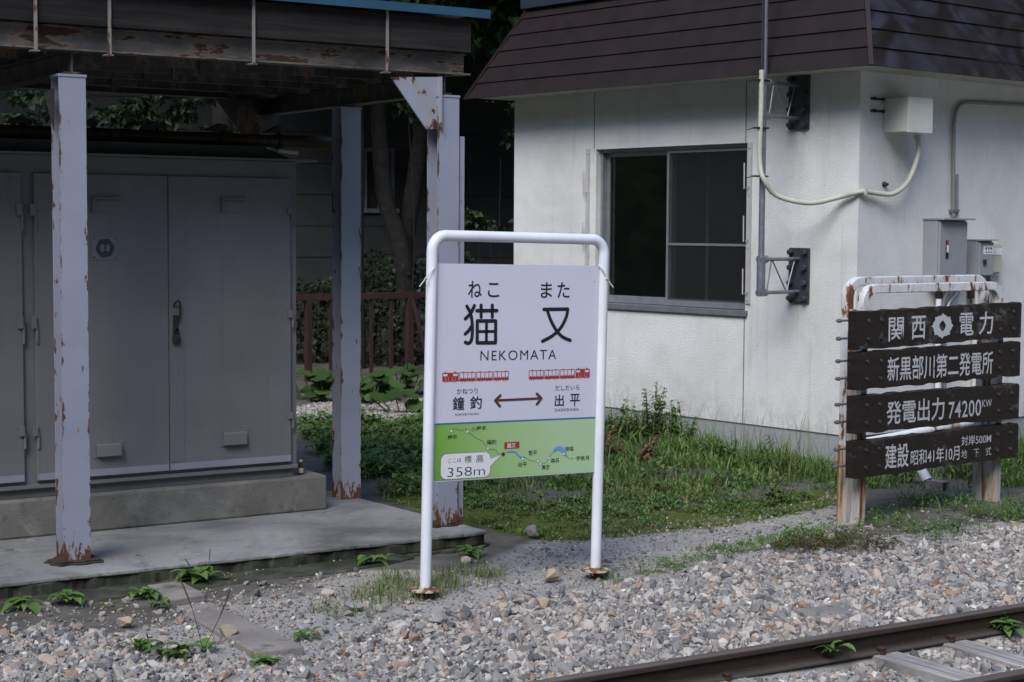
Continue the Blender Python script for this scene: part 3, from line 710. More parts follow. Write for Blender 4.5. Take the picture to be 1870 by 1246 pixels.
# ------------------------------------------------------------------ cabinet
dc = dpl + .045; zc0 = zpl + .001
FC = Frame(FS.M @ Vector((0, dc, 0)), 57)
cb = empty('electrical_cabinet', FC, 'large grey metal electrical cabinet with double doors under the shelter', 'cabinet')
xcr = FC.Y(541, 500).x; zct = FC.Y(300, 289).z; zdt = FC.Y(300, 321, -.02).z; zdb = FC.Y(300, 861, -.02).z
mb = MB(); mb.box(-2.9, xcr, .0, 1.15, zc0 + .06, zct); mb.box(-2.9, xcr - .01, .02, 1.13, zc0, zc0 + .06)
mb.box(-2.9, xcr + .004, -.012, .0, zc0 + .052, zc0 + .075)
mb.build('body', M['cab'], cb, bevel=.003)
xt = FC.Y(577, 296, -.02).x
mb = MB(); mb.box(-2.9, xt, -.05, 1.2, zct + .001, zct + .013)
mb.build('roof', M['cab'], cb)
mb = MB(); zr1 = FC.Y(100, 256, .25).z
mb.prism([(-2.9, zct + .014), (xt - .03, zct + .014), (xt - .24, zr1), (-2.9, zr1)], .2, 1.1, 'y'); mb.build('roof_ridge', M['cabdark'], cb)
def door(x0, x1, hinge_x, hs, vents, lab=None):
    d = MB().box(x0, x1, -.024, -.001, zdb, zdt).build('door', M['cab'], cb, bevel=.004)
    mb = MB(); mb.box(x0 + .004, x1 - .004, -.0255, -.0245, zdb + .004, zdb + .042); mb.build('touch_up_band', M['cabfresh'], d)
    for px, y0, y1 in hs:
        a = FC.Y(px, y0, -.03); b = FC.Y(px, y1, -.03); h = (a.z - b.z)
        mb = MB(); mb.box(hinge_x - .012, hinge_x + .018, -.040, -.025, b.z + h * .45, a.z); mb.tube([(hinge_x + .022, -.028, b.z - h * .25), (hinge_x + .022, -.028, a.z - h * .4)], .008, 8)
        mb.build('hinge', M['cab'], d, bevel=.002)
    for (x_0, y_0, x_1, y_1, out) in vents:
        a = FC.Y(x_0, y_1, -.024); b = FC.Y(x_1, y_0, -.024); mb = MB()
        mb.box(a.x, b.x, -.028, -.0245, a.z, b.z)
        wx = (b.x - a.x); hz = b.z - a.z
        if out:
            mb.prism([(-.0285, a.z + .12 * hz), (-.0285, b.z - .12 * hz), (-.050, b.z - .2 * hz), (-.056, a.z + .12 * hz)], a.x + .1 * wx, b.x - .12 * wx, 'x')
        else:
            mb.box(a.x + .03 * wx, b.x - .03 * wx, -.052, -.0285, b.z - .24 * hz, b.z - .16 * hz)
            mb.box(a.x + .03 * wx, a.x + .08 * wx, -.050, -.0285, a.z, b.z - .25 * hz)
        mb.build('vent_hood', M['cab'], d, bevel=.002)
    return d
xA, xB, xC, xD = (FC.Y(p, 600, -.02).x for p in (42, 64, 308, 531))
door(-1.25, xA, xA - .02, ((47, 372, 412), (47, 578, 618), (47, 778, 812)), ())
d2 = door(xB, xC - .0015, xB - .012, ((66, 372, 412), (66, 578, 618), (66, 778, 812)), ((165, 356, 219, 387, 0), (170, 804, 226, 838, 1)))
d3 = door(xC + .0015, xD, xD - .012, ((532, 380, 400), (532, 567, 592), (532, 752, 776)), ((401, 358, 447, 388, 0), (401, 783, 454, 817, 1)))
xs_ = FC.Y(335, 600, -.024).x
MB().box(xC + .003, xs_, -.0268, -.0245, zdb + .05, zdt - .004).build('closing_strip', M['cab'], d3)
hp = FC.Y(323, 560, -.04); mb = MB()
mb.tube(catmull([(hp.x - .014, -.03, hp.z + .0), (hp.x - .010, -.055, hp.z + .028), (hp.x + .012, -.055, hp.z + .026), (hp.x + .016, -.045, hp.z - .06), (hp.x + .004, -.03, hp.z - .10)], 5), .006, 8)
mb.box(hp.x - .02, hp.x + .012, -.034, -.027, hp.z - .17, hp.z - .05); mb.build('handle', M['iron'], d3, bevel=.002)
a = FC.Y(168, 475, -.026); b = FC.Y(215, 432, -.026); mb = MB(); mb.box(a.x, b.x, -.028, -.0245, a.z, b.z, 0)
c = ((a.x + b.x) / 2, (a.z + b.z) / 2); s = (b.z - a.z)
gear = []
for k in range(48):
    an = 2 * math.pi * k / 48; rr_ = s * (.39 + (.03 if k % 8 < 3 else -.0)); gear.append((c[0] + rr_ * math.cos(an), c[1] + rr_ * math.sin(an)))
mb.sheet(gear, -.0288, 1); mb.disc(c[0], c[1], s * .22, -.0294, 24, 0)
for zz, hw_ in ((.17, .10), (-.17, .10)): mb.sheet([(c[0] - s * hw_, c[1] + s * (zz - .035)), (c[0] + s * hw_, c[1] + s * (zz - .035)), (c[0] + s * hw_, c[1] + s * (zz + .035)), (c[0] - s * hw_, c[1] + s * (zz + .035))], -.0300, 2)
mb.sheet([(c[0] - s * .03, c[1] - s * .134), (c[0] + s * .03, c[1] - s * .134), (c[0] + s * .03, c[1] + s * .134), (c[0] - s * .03, c[1] + s * .134)], -.0300, 2)
for sx in (a.x + .012, b.x - .012):
    for sz in (a.z + .012, b.z - .012): mb.disc(sx, sz, .005, -.0287, 10, 2)
mb.build('emblem_plate', [M['platew'], M['teal'], M['ink']], d2)
# padlock hangs on the handle
lk = empty('padlock', FC.M @ Vector((hp.x - .004, -.042, hp.z - .165)), 'small dark padlock hanging from the cabinet door handle', 'padlock'); lk.rotation_euler = (0, 0, FC.rz)
MB().box(-.022, .022, -.010, .010, -.045, .0).build('lock_body', M['iron'], lk, bevel=.004)
MB().tube(catmull([(-.014, 0, 0), (-.014, 0, .03), (0, 0, .045), (.014, 0, .03), (.014, 0, 0)], 5), .0045, 8).build('shackle', M['iron'], lk)
# ochre pipe with clamps behind the cabinet roof
q0 = FC.Y(0, 243, .55); q1 = FC.Y(604, 259, .55)
FP = Frame(FC.M @ Vector((0, .55, 0)), 57); pp = empty('ochre_pipe', FP, 'ochre brown pipe running above the cabinet roof with black clamps', 'pipe')
MB().tube([(-3, 0, (q0.z + q1.z) / 2), (q1.x + .02, 0, (q0.z + q1.z) / 2)], .040, 14).build('tube', M['ochre'], pp, smooth=True)
zp = (q0.z + q1.z) / 2
for px in (40, 170, 285, 402, 508):
    x = FP.Y(px, 245, 0).x; mb = MB(); mb.tube([(x - .012, 0, zp), (x + .012, 0, zp)], .052, 14); mb.prism([(x - .10, zp + .05), (x + .02, zp + .05), (x + .02, zp + .085), (x - .01, zp + .095)], -.03, .03, 'y')
    mb.box(x - .03, x - .02, -.05, .05, zct + .12, zp - .03); mb.build('clamp', M['iron'], pp)
q0 = FC.Y(508, 276, .1); q1 = FC.Y(543, 281, .1)
mb = MB(); mb.tube([tuple(q0), tuple(q1)], [.012, .016], 10); o = mb.build('white_tube_stub', M['white'], None, smooth=True); o.matrix_world = FC.M; tag(o, 'short white tube end lying on the dark cabinet roof', 'tube')
# bottle on the plinth end
q = FS.Y(549, 860, dpl + .10); bt = empty('small_bottle', FS.M @ Vector((q.x, dpl + .10, zpl)), 'small brown glass bottle standing on the plinth beside the cabinet', 'bottle')
MB().lathe([(.014, 0), (.018, .004), (.018, .055), (.010, .068), (.010, .078)], n=16).build('glass', M['brownglass'], bt, smooth=True)
MB().lathe([(.0185, .012), (.0185, .042)], n=16).build('paper_label', M['paper'], bt)
MB().lathe([(.012, .078), (.012, .092)], n=14).build('cap', M['paper'], bt)

# ------------------------------------------------------------------ white building
_bc = depth(1559, 800, 13.0); FB = Frame((_bc.x, _bc.y, 0), 49.4)
bd = empty('station_building', FB, 'white stucco building with brown mansard roof behind the signs', 'building')
BL, BW = 4.034, 6.5; ZB = .20; ZW = 3.05
# window opening on the face x = 0
wy0 = FB.X(1363, 420).y; wy1 = FB.X(1089, 272).y; wz0 = FB.X(1361, 574).z; wz1 = FB.X(1364, 261).z
T = .16
mb = MB()
mb.box(0, T, 0, wy0, ZB, ZW); mb.box(0, T, wy1, BL, ZB, ZW); mb.box(0, T, wy0, wy1, ZB, wz0); mb.box(0, T, wy0, wy1, wz1, ZW)
mb.box(T, BW, 0, T, ZB, ZW); mb.box(T, BW, BL - T, BL, ZB, ZW); mb.box(BW - T, BW, T, BL - T, ZB, ZW)
mb.build('wall', M['stucco'], bd)
mb = MB(); i = .012
mb.box(i, BW - i, i, BL - i, -.3, ZB - .002); mb.build('foundation', M['base'], bd)
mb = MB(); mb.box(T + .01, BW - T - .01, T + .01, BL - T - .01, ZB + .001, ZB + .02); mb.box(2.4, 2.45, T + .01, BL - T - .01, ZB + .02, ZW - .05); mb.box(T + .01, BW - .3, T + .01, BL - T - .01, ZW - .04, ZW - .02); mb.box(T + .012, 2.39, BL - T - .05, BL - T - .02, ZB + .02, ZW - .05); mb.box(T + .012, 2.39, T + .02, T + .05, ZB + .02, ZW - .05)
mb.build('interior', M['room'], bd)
mb = MB(); mb.box(.8, .82, wy1 - .62, wy1 - .60, 1.15, wz1); mb.box(1.6, 1.9, wy0 + .9, wy0 + 1.15, .9, 1.75); mb.build('room_fittings', M['curtain'], bd)
# joints
mb = MB(); g_ = .004
for px, py0, py1 in ((1086, 166, 272), (1363, 139, 261)):
    y = FB.X(px, 200).y; MB().box(-.0025, .0, y - g_, y + g_, wz1 + .002, ZW - .01).build('wall_joint', M['sealant'], bd)
y = FB.X(1358, 680).y; mb = MB(); mb.box(-.0025, .0, y - g_, y + g_, ZB + .002, wz0 - .03)
mb.build('wall_joint', M['sealant'], bd)
# window
dx = .085
wf = MB(); f = .030
wf.box(dx - .03, dx + .06, wy0 + .001, wy0 + f, wz0 + .03, wz1 - .001); wf.box(dx - .03, dx + .06, wy1 - f, wy1 - .001, wz0 + .03, wz1 - .001)
wf.box(dx - .03, dx + .06, wy0 + f, wy1 - f, wz1 - f, wz1 - .001)
wn = wf.build('window', M['alu'], bd, bevel=.002)
mb = MB(); mb.box(-.022, dx + .06, wy0 - .03, wy1 - .001, wz0 - .004, wz0 + .028); mb.box(-.026, -.0225, wy0 - .03, wy1 - .001, wz0 - .018, wz0 + .028); mb.build('sill', M['aludull'], wn, bevel=.002)
ym = FB.X(1224, 420, dx).y
def sash(x, y0, y1, name, glassm):
    mb = MB(); b = .034; z0_, z1_ = wz0 + .032, wz1 - f - .002
    mb.box(x - .012, x + .012, y0, y0 + b, z0_, z1_); mb.box(x - .012, x + .012, y1 - b, y1, z0_, z1_)
    mb.box(x - .012, x + .012, y0 + b, y1 - b, z0_, z0_ + .065); mb.box(x - .012, x + .012, y0 + b, y1 - b, z1_ - .035, z1_)
    s_ = mb.build(name, M['alu'], wn, bevel=.0015)
    MB().box(x - .002, x + .002, y0 + b - .003, y1 - b + .003, z0_ + .062, z1_ - .032).build('pane', glassm, wn)
    return s_
sash(dx + .035, ym - .03, wy1 - f - .001, 'sash', M['glass'])
sash(dx + .005, wy0 + f + .001, ym + .02, 'sash', M['glass'])
mb = MB(); b = .022; x = dx - .022; y0, y1 = wy0 + f + .002, ym + .018; z0_, z1_ = wz0 + .034, wz1 - f - .004; zm = FB.X(1290, 447, x).z
mb.box(x - .008, x + .008, y0, y0 + b, z0_, z1_); mb.box(x - .008, x + .008, y1 - b, y1, z0_, z1_); mb.box(x - .008, x + .008, y0 + b, y1 - b, z0_, z0_ + .05); mb.box(x - .008, x + .008, y0 + b, y1 - b, z1_ - b, z1_)
mb.box(x - .007, x + .007, y0 + b, y1 - b, zm - .010, zm + .010); mb.build('screen_frame', M['alu'], wn)
MB().add([(x, y0, z0_), (x, y1, z0_), (x, y1, z1_), (x, y0, z1_)], [(0, 1, 2, 3)]).build('insect_screen', M['screen'], wn)
for px, py0, py1 in ((1075, 272, 560), (1371, 260, 555)):
    a = FB.X(px, py0); b = FB.X(px, py1); y = a.y; mb = MB(); mb.box(-.012, .0, y - .024, y + .024, b.z, a.z); mb.box(-.030, -.012, y - .024, y - .019, b.z, a.z - .1)
    nk = 3
    for k in range(nk):
        zz = a.z - (a.z - b.z) * (k + .9) / (nk + .05); mb.tube([(-.012, y - .005, zz + .03), (-.035, y - .005, zz + .03), (-.04, y + .028, zz + .01), (-.04, y + .03, zz + .22)], .0055, 7)
        mb.tube([(-.012, y, zz - .03), (-.02, y, zz - .03)], .011, 8)
    mb.tube([(-.012, y, a.z - .04), (-.02, y, a.z - .04)], .011, 8)
    mb.build('shutter_bracket', M['bracket'], bd)
# soffit + mansard
EO, EY1 = .40, 4.27; ZE = 2.985
mb = MB(); mb.box(-EO + .03, BW + .3, -EO + .03, EY1 - .03, ZE + .012, ZE + .03)
mb.build('soffit', M['soffit'], bd)
IN = .335; ZT = 3.80; NR = 6
def mansard(face):
    mb = MB()
    for k in range(NR):
        t0 = k / (NR - .4); t1 = min((k + 1) / (NR - .4), 1)
        if t0 >= 1: continue
        z0_ = ZE + (ZT - ZE) * t0; z1_ = ZE + (ZT - ZE) * t1; lip = .012
        def ring(t, o): a = -EO + IN * t - o; b = EY1 - .49 * t + o; c = BW + .4; return a, b, c
        a0, b0, c0 = ring(t0, lip); a1, b1, c1 = ring(t1, .0)
        z1o = z1_ - .004
        sg = 24
        def strip(p0, p1, q0, q1, und):
            for j in range(sg if face == 'dent' else 1):
                N_ = sg if face == 'dent' else 1
                u0, u1 = j / N_, (j + 1) / N_
                L = lambda p, q, u: tuple(Vector(p).lerp(Vector(q), u))
                mb.add([L(p0, p1, u0), L(p0, p1, u1), L(q0, q1, u1), L(q0, q1, u0)], [(0, 1, 2, 3)], 0)
            mb.add([p0, p1, und[1], und[0]], [(3, 2, 1, 0)], 1)
        if face == 'left':
            strip((a0, b0, z0_), (a0, a0 + .0, z0_), (a1, b1, z1o), (a1, a1, z1o), [(a0 + .014, b0 - .014, z0_ - .002), (a0 + .014, a0 + .014, z0_ - .002)])
            strip((c0, b0, z0_), (a0, b0, z0_), (c1, b1, z1o), (a1, b1, z1o), [(c0, b0 - .014, z0_ - .002), (a0 + .014, b0 - .014, z0_ - .002)])
        else:
            strip((a0, a0, z0_), (c0, a0, z0_), (a1, a1, z1o), (c1, a1, z1o), [(a0 + .014, a0 + .014, z0_ - .002), (c0, a0 + .014, z0_ - .002)])
    return mb
r1 = mansard('left').build('roof', [M['roof'], M['seam']], bd)
mansard('dent').build('dented_roof', [M['roofd'], M['seam']], bd)
mb = MB()
for (cx0, cy0, dx0, dy0) in ((-EO, -EO, IN, IN), (-EO, EY1, IN, -.49)):
    sx = -1; sy = -1 if cy0 < 0 else 1
    mb = MB(); mb.bar((cx0 + sx * .012, cy0 + sy * .012, ZE), (cx0 + dx0 + sx * .006, cy0 + dy0 + sy * .006, ZT), .035, .02, 0, side=(-1, sy, .3))
    mb.build('hip_flashing', M['roof'], r1)
mb = MB(); mb.box(-EO + IN - .05, BW + .3, -EO + IN - .05, EY1 - .49 + .05, ZT + .0, ZT + .22); mb.build('roof_cap', M['rooftop'], bd, bevel=.006)

# mast with its two wall brackets
pmy = FB.X(1391, 420, -.47).y; zmb = FB.X(1391, 541, -.47).z
FM = Frame(FB.M @ Vector((-.47, pmy, 0)), 49.4)
ms = empty('antenna_mast', FM, 'slim grey steel mast held off the white wall by two brackets', 'mast')
MB().tube([(0, 0, zmb + .18), (0, 0, 5.2)], .024, 14).build('pole', M['galv'], ms, smooth=True)
MB().tube([(0, 0, zmb), (0, 0, zmb + .30)], .034, 14).build('sleeve', M['galv'], ms, smooth=True)
for pz0, pz1 in ((236, 136), (553, 453)):
    za = FB.X(1457, pz0, -.05).z; zb_ = FB.X(1457, pz1, -.05).z; yp = FB.X(1457, (pz0 + pz1) / 2, -.03).y - pmy
    mb = MB(); w_ = .10
    mb.box(.445, .469, yp - w_, yp + w_, za, zb_)
    for k in range(4):
        zz = za + (zb_ - za) * (.08 + .28 * k)
        for s in (-1, 1): mb.tube([(.445, yp + s * .07, zz), (.405, yp + s * .07, zz)], .022, 10)
    br = mb.build('wall_plate', M['galvdark'], ms, bevel=.004)
    mb = MB(); zt_ = za + (zb_ - za) * .80; zl = za + (zb_ - za) * .20
    for zz in (zt_, zl):
        mb.tube([(0, 0, zz), (.445, yp, zz)], .015, 10); mb.tube([(-.03, 0, zz), (.06, .0, zz)], .03, 10)
    for (u0, z_0, u1, z_1) in ((.15, zl, .28, zt_), (.28, zt_, .45, zt_), (.28, zt_, .68, zl), (.68, zl, .9, zt_)):
        mb.tube([(.445 * u0, yp * u0, z_0), (.445 * u1, yp * u1, z_1)], .006, 7)
    mb.build('bracket_arm', M['galv'], ms, smooth=True)
# junction box
qa = FB.Y(1612, 245); qb = FB.Y(1660, 178, -.24); qc = FB.Y(1702, 243, -.24)
FJ = Frame(FB.M @ Vector(((qb.x + qc.x) / 2, -.0, qc.z)), 49.4); jb = empty('junction_box', FJ, 'cream square junction box projecting high on the right wall face', 'junction box')
hw_ = (qc.x - qb.x) / 2; hj = qb.z - qc.z
MB().box(-hw_, hw_, -.225, -.003, 0, hj).build('box_body', M['boxw'], jb, bevel=.004)
MB().box(-hw_ - .006, hw_ + .006, -.241, -.2255, -.006, hj + .006).build('lid', M['boxw'], jb, bevel=.003)
for zz in (hj * .98, hj * .62):
    mb = MB(); mb.box(-hw_ - .16, -hw_ - .002, -.018, -.004, zz - .008, zz + .008)
    for xx in (-hw_ - .14, -hw_ - .03): mb.tube([(xx, -.018, zz), (xx, -.034, zz)], .014, 8)
    mb.build('mounting_strap', M['iron'], jb)
# flexible conduit
def wpt(l): return FB.M @ Vector(l)
pts = []
for px, py in ((1391, 128), (1390, 190), (1388, 250), (1388, 300), (1396, 330)): pts.append(FB.X(px, py, -.53))
pts += [FB.X(1420, 358, -.42), FB.X(1478, 371, -.24), FB.X(1530, 361, -.07), FB.X(1560, 353, -.035)]
q = FB.Y(1578, 350, -.035); pts.append(q)
pts += [FB.Y(1600, 353, -.05), FB.Y(1630, 354, -.09), FB.Y(1655, 336, -.12), FB.Y(1670, 305, -.13), FB.Y(1677, 275, -.13), FB.Y(1675, 247, -.13)]
cpts = catmull(pts, 10); mb = MB(); rad = [(.0205 if (i % 2) else .0185) if i < 55 else .0195 for i in range(len(cpts))]
cd = empty('flexible_conduit', FB, 'cream flexible conduit sagging from the mast round the wall corner', 'conduit')
MB().tube(cpts, rad, 10).build('hose', M['hose'], cd, smooth=True)
mb = MB(); mb.box(q.x - .012, q.x + .012, -.060, -.001, q.z - .026, q.z + .026); mb.build('wall_clip', M['hose'], cd, bevel=.003)
qe = cpts[-1]; MB().tube([qe - Vector((0, 0, .03)), qe + Vector((0, 0, .004))], .028, 12).build('gland', M['hose'], cd, smooth=True)
for py in (147, 234, 322):
    c_ = FB.X(1391, py, -.5); mb = MB(); mb.box(-.565, -.44, pmy - .034, pmy + .030, c_.z - .006, c_.z + .006)
    mb.bar((-.56, pmy + .02, c_.z), (-.60, pmy + .05, c_.z - .015), .006, .004); mb.build('cable_tie', M['black'], cd)
c_ = FB.X(1394, 128, -.5); MB().tube([(-.5, pmy - .012, c_.z - .05), (-.5, pmy - .012, 5.2)], .009, 8).build('black_cable', M['black'], cd)
# cone bolts in the wall, steel conduit, boxes
cn = FB.Y(1614, 337); mb = MB(); mb.tube([tuple(cn + Vector((0, 0, 0))), tuple(cn + Vector((.0, -.04, 0)))], [.024, .010], 10); o = mb.build('wall_bolt', M['iron'], None, smooth=True); o.matrix_world = FB.M; tag(o, 'small dark conical bolt in the wall below the junction box', 'bolt')
sp = empty('steel_conduit', FB, 'rusty thin steel conduit bending right along the wall above the grey box', 'conduit')
pts = [FB.Y(1741, 396, -.03), FB.Y(1741, 300, -.03), FB.Y(1742, 225, -.03), FB.Y(1747, 200, -.03), FB.Y(1762, 188, -.03), FB.Y(1800, 188, -.03), FB.Y(1935, 196, -.03)]
MB().tube(pts[:2] + catmull(pts[2:6], 5) + [pts[-1]], .015, 10).build('bent_tube', M['pipe'], sp, smooth=True)
a = FB.Y(1748, 396, -.03); b = FB.Y(1748, 318, -.03); MB().tube([tuple(a), tuple(b)], .011, 8).build('straight_tube', M['pipe'], sp, smooth=True)
a = FB.Y(1742, 385, -.03); MB().box(a.x - .03, a.x + .05, -.05, -.001, a.z - .01, a.z + .01).build('clip', M['galv'], sp)
def wallbox(name, label, pxl, pxm, pxr, pyt, pyb, dep, mat, cat='box'):
    b_ = FB.Y(pxm, pyt, -dep); c_ = FB.Y(pxr, pyb, -dep); F_ = Frame(FB.M @ Vector((b_.x, 0, c_.z)), 49.4)
    r_ = empty(name, F_, label, cat, None); w_ = c_.x - b_.x; h_ = b_.z - c_.z
    MB().box(0, w_, -dep + .02, -.002, 0, h_).build('box_body', mat, r_, bevel=.003)
    MB().box(.006, w_ - .004, -dep, -dep + .0195, .01, h_ - .012).build('door', mat, r_, bevel=.003)
    return r_, w_, h_
gb, w_, h_ = wallbox('grey_switch_box', 'tall grey metal switch box with a red handle slot on the right wall', 1690, 1717, 1765, 402, 510, .16, M['boxg'], 'switch box')
MB().box(-.01, w_ + .035, -.21, -.002, h_ + .001, h_ + .016).build('rain_lid', M['boxg'], gb, bevel=.003)
hx = w_ * .26; mb = MB(); mb.box(hx - .016, hx + .016, -.166, -.1605, h_ * .36, h_ * .66, 0); mb.box(hx - .009, hx + .009, -.172, -.1665, h_ * .46, h_ * .58, 1); mb.box(hx - .010, hx + .010, -.170, -.1665, h_ * .585, h_ * .65, 2)
mb.build('latch', [M['ink'], M['white'], M['inkred']], gb)
mbx, w_, h_ = wallbox('small_meter_box', 'small grey meter box with a white label beside the tall switch box', 1768, 1789, 1814, 440, 505, .13, M['boxg'], 'meter box')
MB().box(-.006, w_ + .02, -.16, -.002, h_ + .001, h_ + .012).build('rain_lid', M['boxg'], mbx, bevel=.002)
mb = MB(); mb.box(w_ * .28, w_ * .95, -.133, -.1305, h_ * .62, h_ * .86, 0)
for k in range(3): mb.box(w_ * (.40 + .17 * k), w_ * (.49 + .17 * k), -.1345, -.1332, h_ * .76, h_ * .82, 1); mb.box(w_ * (.40 + .17 * k), w_ * (.50 + .17 * k), -.1345, -.1332, h_ * .67, h_ * .70, 1)
mb.build('name_label', [M['white'], M['ink']], mbx)
MB().box(w_ * .25, w_ * .42, -.145, -.1305, h_ * .34, h_ * .48).build('knob', M['iron'], mbx, bevel=.002)
mm, w_, h_ = wallbox('beige_meter', 'beige plastic meter half hidden behind the small grey meter box', 1800, 1806, 1829, 445, 500, .07, M['boxb'], 'meter')
MB().box(w_ * .1, w_ * .95, -.073, -.0705, h_ * .62, h_ * .85).build('name_label', M['white'], mm)
# cables under the boxes
mb = MB()
cb_ = empty('wall_cables', FB, 'grey and black cables dropping below the boxes on the right wall', 'cables')
for px0, px1, py1, dd, rr_, mt in ((1715, 1713, 640, .06, .024, 'white'), (1732, 1718, 640, .06, .016, 'pipe'), (1760, 1725, 640, .06, .02, 'galv'), (1782, 1785, 640, .05, .05, 'boxw'), (1806, 1806, 640, .05, .022, 'pipe')):
    a = FB.Y(px0, 500, -dd); b = FB.Y(px1, 585, -dd); c_ = FB.Y(px1, 770, -dd)
    MB().tube(catmull([a, a.lerp(b, .4) + Vector((.01, 0, 0)), b, c_], 5), rr_, 9).build('cable', M[mt], cb_, smooth=True)
for px in (1715, 1773):
    a = FB.Y(px, 512, -.06); b = FB.Y(px, 545, -.06); MB().tube([a, b], .03, 10).build('cable_gland', M['ink'], cb_, smooth=True)
# leaning pole seen through the plank sign, drain
a = FB.Y(1560, 812, -.35); b = FB.Y(1800, 766, -.12)
lp_ = empty('leaning_pole', FB, 'white and rust banded pole leaning low against the wall behind the plank sign', 'pole')
cols = ['white', 'white', 'pipew2', 'postw2', 'white', 'plate']
ts = [0, .3, .52, .68, .76, .86, 1]
for k in range(6): MB().tube([a.lerp(b, ts[k]), a.lerp(b, ts[k + 1])], .034, 12).build('band', M[cols[k]], lp_, smooth=True)
MB().box(a.x - .02, a.x + .14, a.y - .09, a.y + .09, -.05, a.lerp(b, .05).z - .032).build('rest_block', M['kerb'], lp_, bevel=.008)
q = ground(1722, 893, 0); dr = empty('drain_basin', (q.x, q.y, -.02), 'little white concrete drain outlet in the grass under the plank sign', 'drain'); dr.rotation_euler = (0, 0, FB.rz); dr.scale = (.6, .6, .55)
mb = MB(); mb.box(-.06, -.035, -.03, .2, 0, .11); mb.box(.035, .06, -.03, .2, 0, .11); mb.box(-.06, .06, -.03, .2, .1105, .13); mb.build('surround', M['kerb'], dr, bevel=.004)
MB().box(-.034, .034, .1, .19, .0, .109).build('dark_hole', M['black'], dr)
MB().tube([(0, .22, .12), (0, .35, .30)], .06, 12).build('spout', M['white'], dr, smooth=True)

# ------------------------------------------------------------------ station sign
_so = ground(778, 1082, 0.0); FG = Frame((_so.x, _so.y, 0), 58, R(1.15))
sg = empty('station_sign', FG, 'white station name sign on bent pipe frame with train and green route map', 'station sign')
xl = FG.Y(786.5, 600).x; xr_ = FG.Y(1099, 600).x; ztop = (FG.Y(850, 430.5).z + FG.Y(1050, 437.5).z) / 2; RP = .0277; rc = .075
def bentpipe(xa, xb, za, zb_, zt_, r):
    p = [(xa, 0, za), (xa, 0, zt_ - r)] + [(xa + r - r * math.cos(t), 0, zt_ - r + r * math.sin(t)) for t in [math.pi / 2 * k / 10 for k in range(1, 11)]]
    p += [(xb - r + r * math.sin(t), 0, zt_ - r + r * math.cos(t)) for t in [math.pi / 2 * k / 10 for k in range(0, 10)]] + [(xb, 0, zt_ - r), (xb, 0, zb_)]
    return p
MB().tube(bentpipe(xl, xr_, -.02, .0, ztop, rc), RP, 18).build('pipe_frame', M['pipew'], sg, smooth=True)
for x, z in ((xl, .008), (xr_, FG.Y(1088, 1043).z)):
    MB().lathe([(.072, z), (.076, z + .003), (.076, z + .009), (.034, z + .011), (.032, z + .02)], x, 0, 28).build('base_plate', M['plate'], sg, smooth=True)
    MB().tube([(x, 0, -.25), (x, 0, z)], .022, 10).build('ground_stub', M['iron'], sg)
G = lambda px, py: (lambda p: (p.x, p.z))(FG.Y(px, py, -.006))
TL, TR, BLc, BRc = G(797, 480), G(1095, 487), G(793, 881), G(1085, 862)
px0, px1 = (TL[0] + BLc[0]) / 2, (TR[0] + BRc[0]) / 2; pz0, pz1 = (BLc[1] + BRc[1]) / 2, (TL[1] + TR[1]) / 2
YP = -.006
pb = MB(); pb.box(px0, px1, YP, .004, pz0, pz1, 0)
zl = (G(792, 776)[1] + G(1087, 762)[1]) / 2
INK, RED, BRN, BLU, RIV, GRN, WHT, GRY = 1, 2, 3, 4, 5, 6, 7, 8
e = .0035
pb.sheet([(px0 + e, pz0 + e), (px1 - e, pz0 + e), (px1 - e, zl), (px0 + e, zl)], YP - .0006, GRN)
pb.sheet([(px0 + e, zl - .004), (px1 - e, zl - .004), (px1 - e, zl + .004), (px0 + e, zl + .004)], YP - .0012, BLU)
Z1 = lambda x, y: G(750 + x / 4.45, 400 + y / 4.45)
Z2 = lambda x, y: G(750 + x / 4.675, 640 + y / 4.675)
Z8 = lambda x, y: G(780 + x / 5.844, 760 + y / 5.844)
Y1 = YP - .0012
sm = lambda f_, pts, n=5: [tuple(v) for v in catmull([Vector(f_(*p)) for p in pts], n)]
W27 = .0185
pb.stroke(sm(Z1, [(517, 705), (487, 765), (443, 812)]), W27, Y1, INK)
pb.stroke(sm(Z1, [(456, 710), (484, 765), (497, 835), (500, 920), (491, 988), (468, 1010), (443, 1003)]), W27, Y1, INK)
pb.stroke(sm(Z1, [(494, 872), (470, 908), (442, 935)]), W27, Y1, INK)
pb.stroke([Z1(536, 746), Z1(700, 745)], W27, Y1, INK); pb.stroke([Z1(571, 702), Z1(571, 797)], W27, Y1, INK); pb.stroke([Z1(662, 702), Z1(662, 797)], W27, Y1, INK)
pb.stroke([Z1(540, 829), Z1(690, 829), Z1(688, 1006), Z1(539, 1007), Z1(540, 829)], W27, Y1, INK); pb.stroke([Z1(615, 835), Z1(614, 1003)], W27 * .9, Y1, INK); pb.stroke([Z1(543, 915), Z1(688, 914)], W27 * .8, Y1, INK)
pb.stroke(sm(Z1, [(1081, 735), (1180, 734), (1276, 733)]), W27, Y1, INK)
pb.stroke(sm(Z1, [(1276, 733), (1262, 800), (1218, 885), (1150, 950), (1070, 994)], 8), W27, Y1, INK)
pb.stroke(sm(Z1, [(1110, 745), (1138, 825), (1185, 910), (1235, 960), (1296, 987)], 8), W27, Y1, INK)
for ch, a, b in (('ね', (465, 640), (580, 505)), ('こ', (625, 636), (720, 520)), ('ま', (1055, 642), (1150, 515)), ('た', (1190, 642), (1292, 514))): write(pb, ch, Z1(*a), Z1(*b), Y1, INK, .008)
write(pb, 'NEKOMATA', Z1(565, 1152), Z1(1183, 1062), Y1, INK, -.004, gap=1.18)
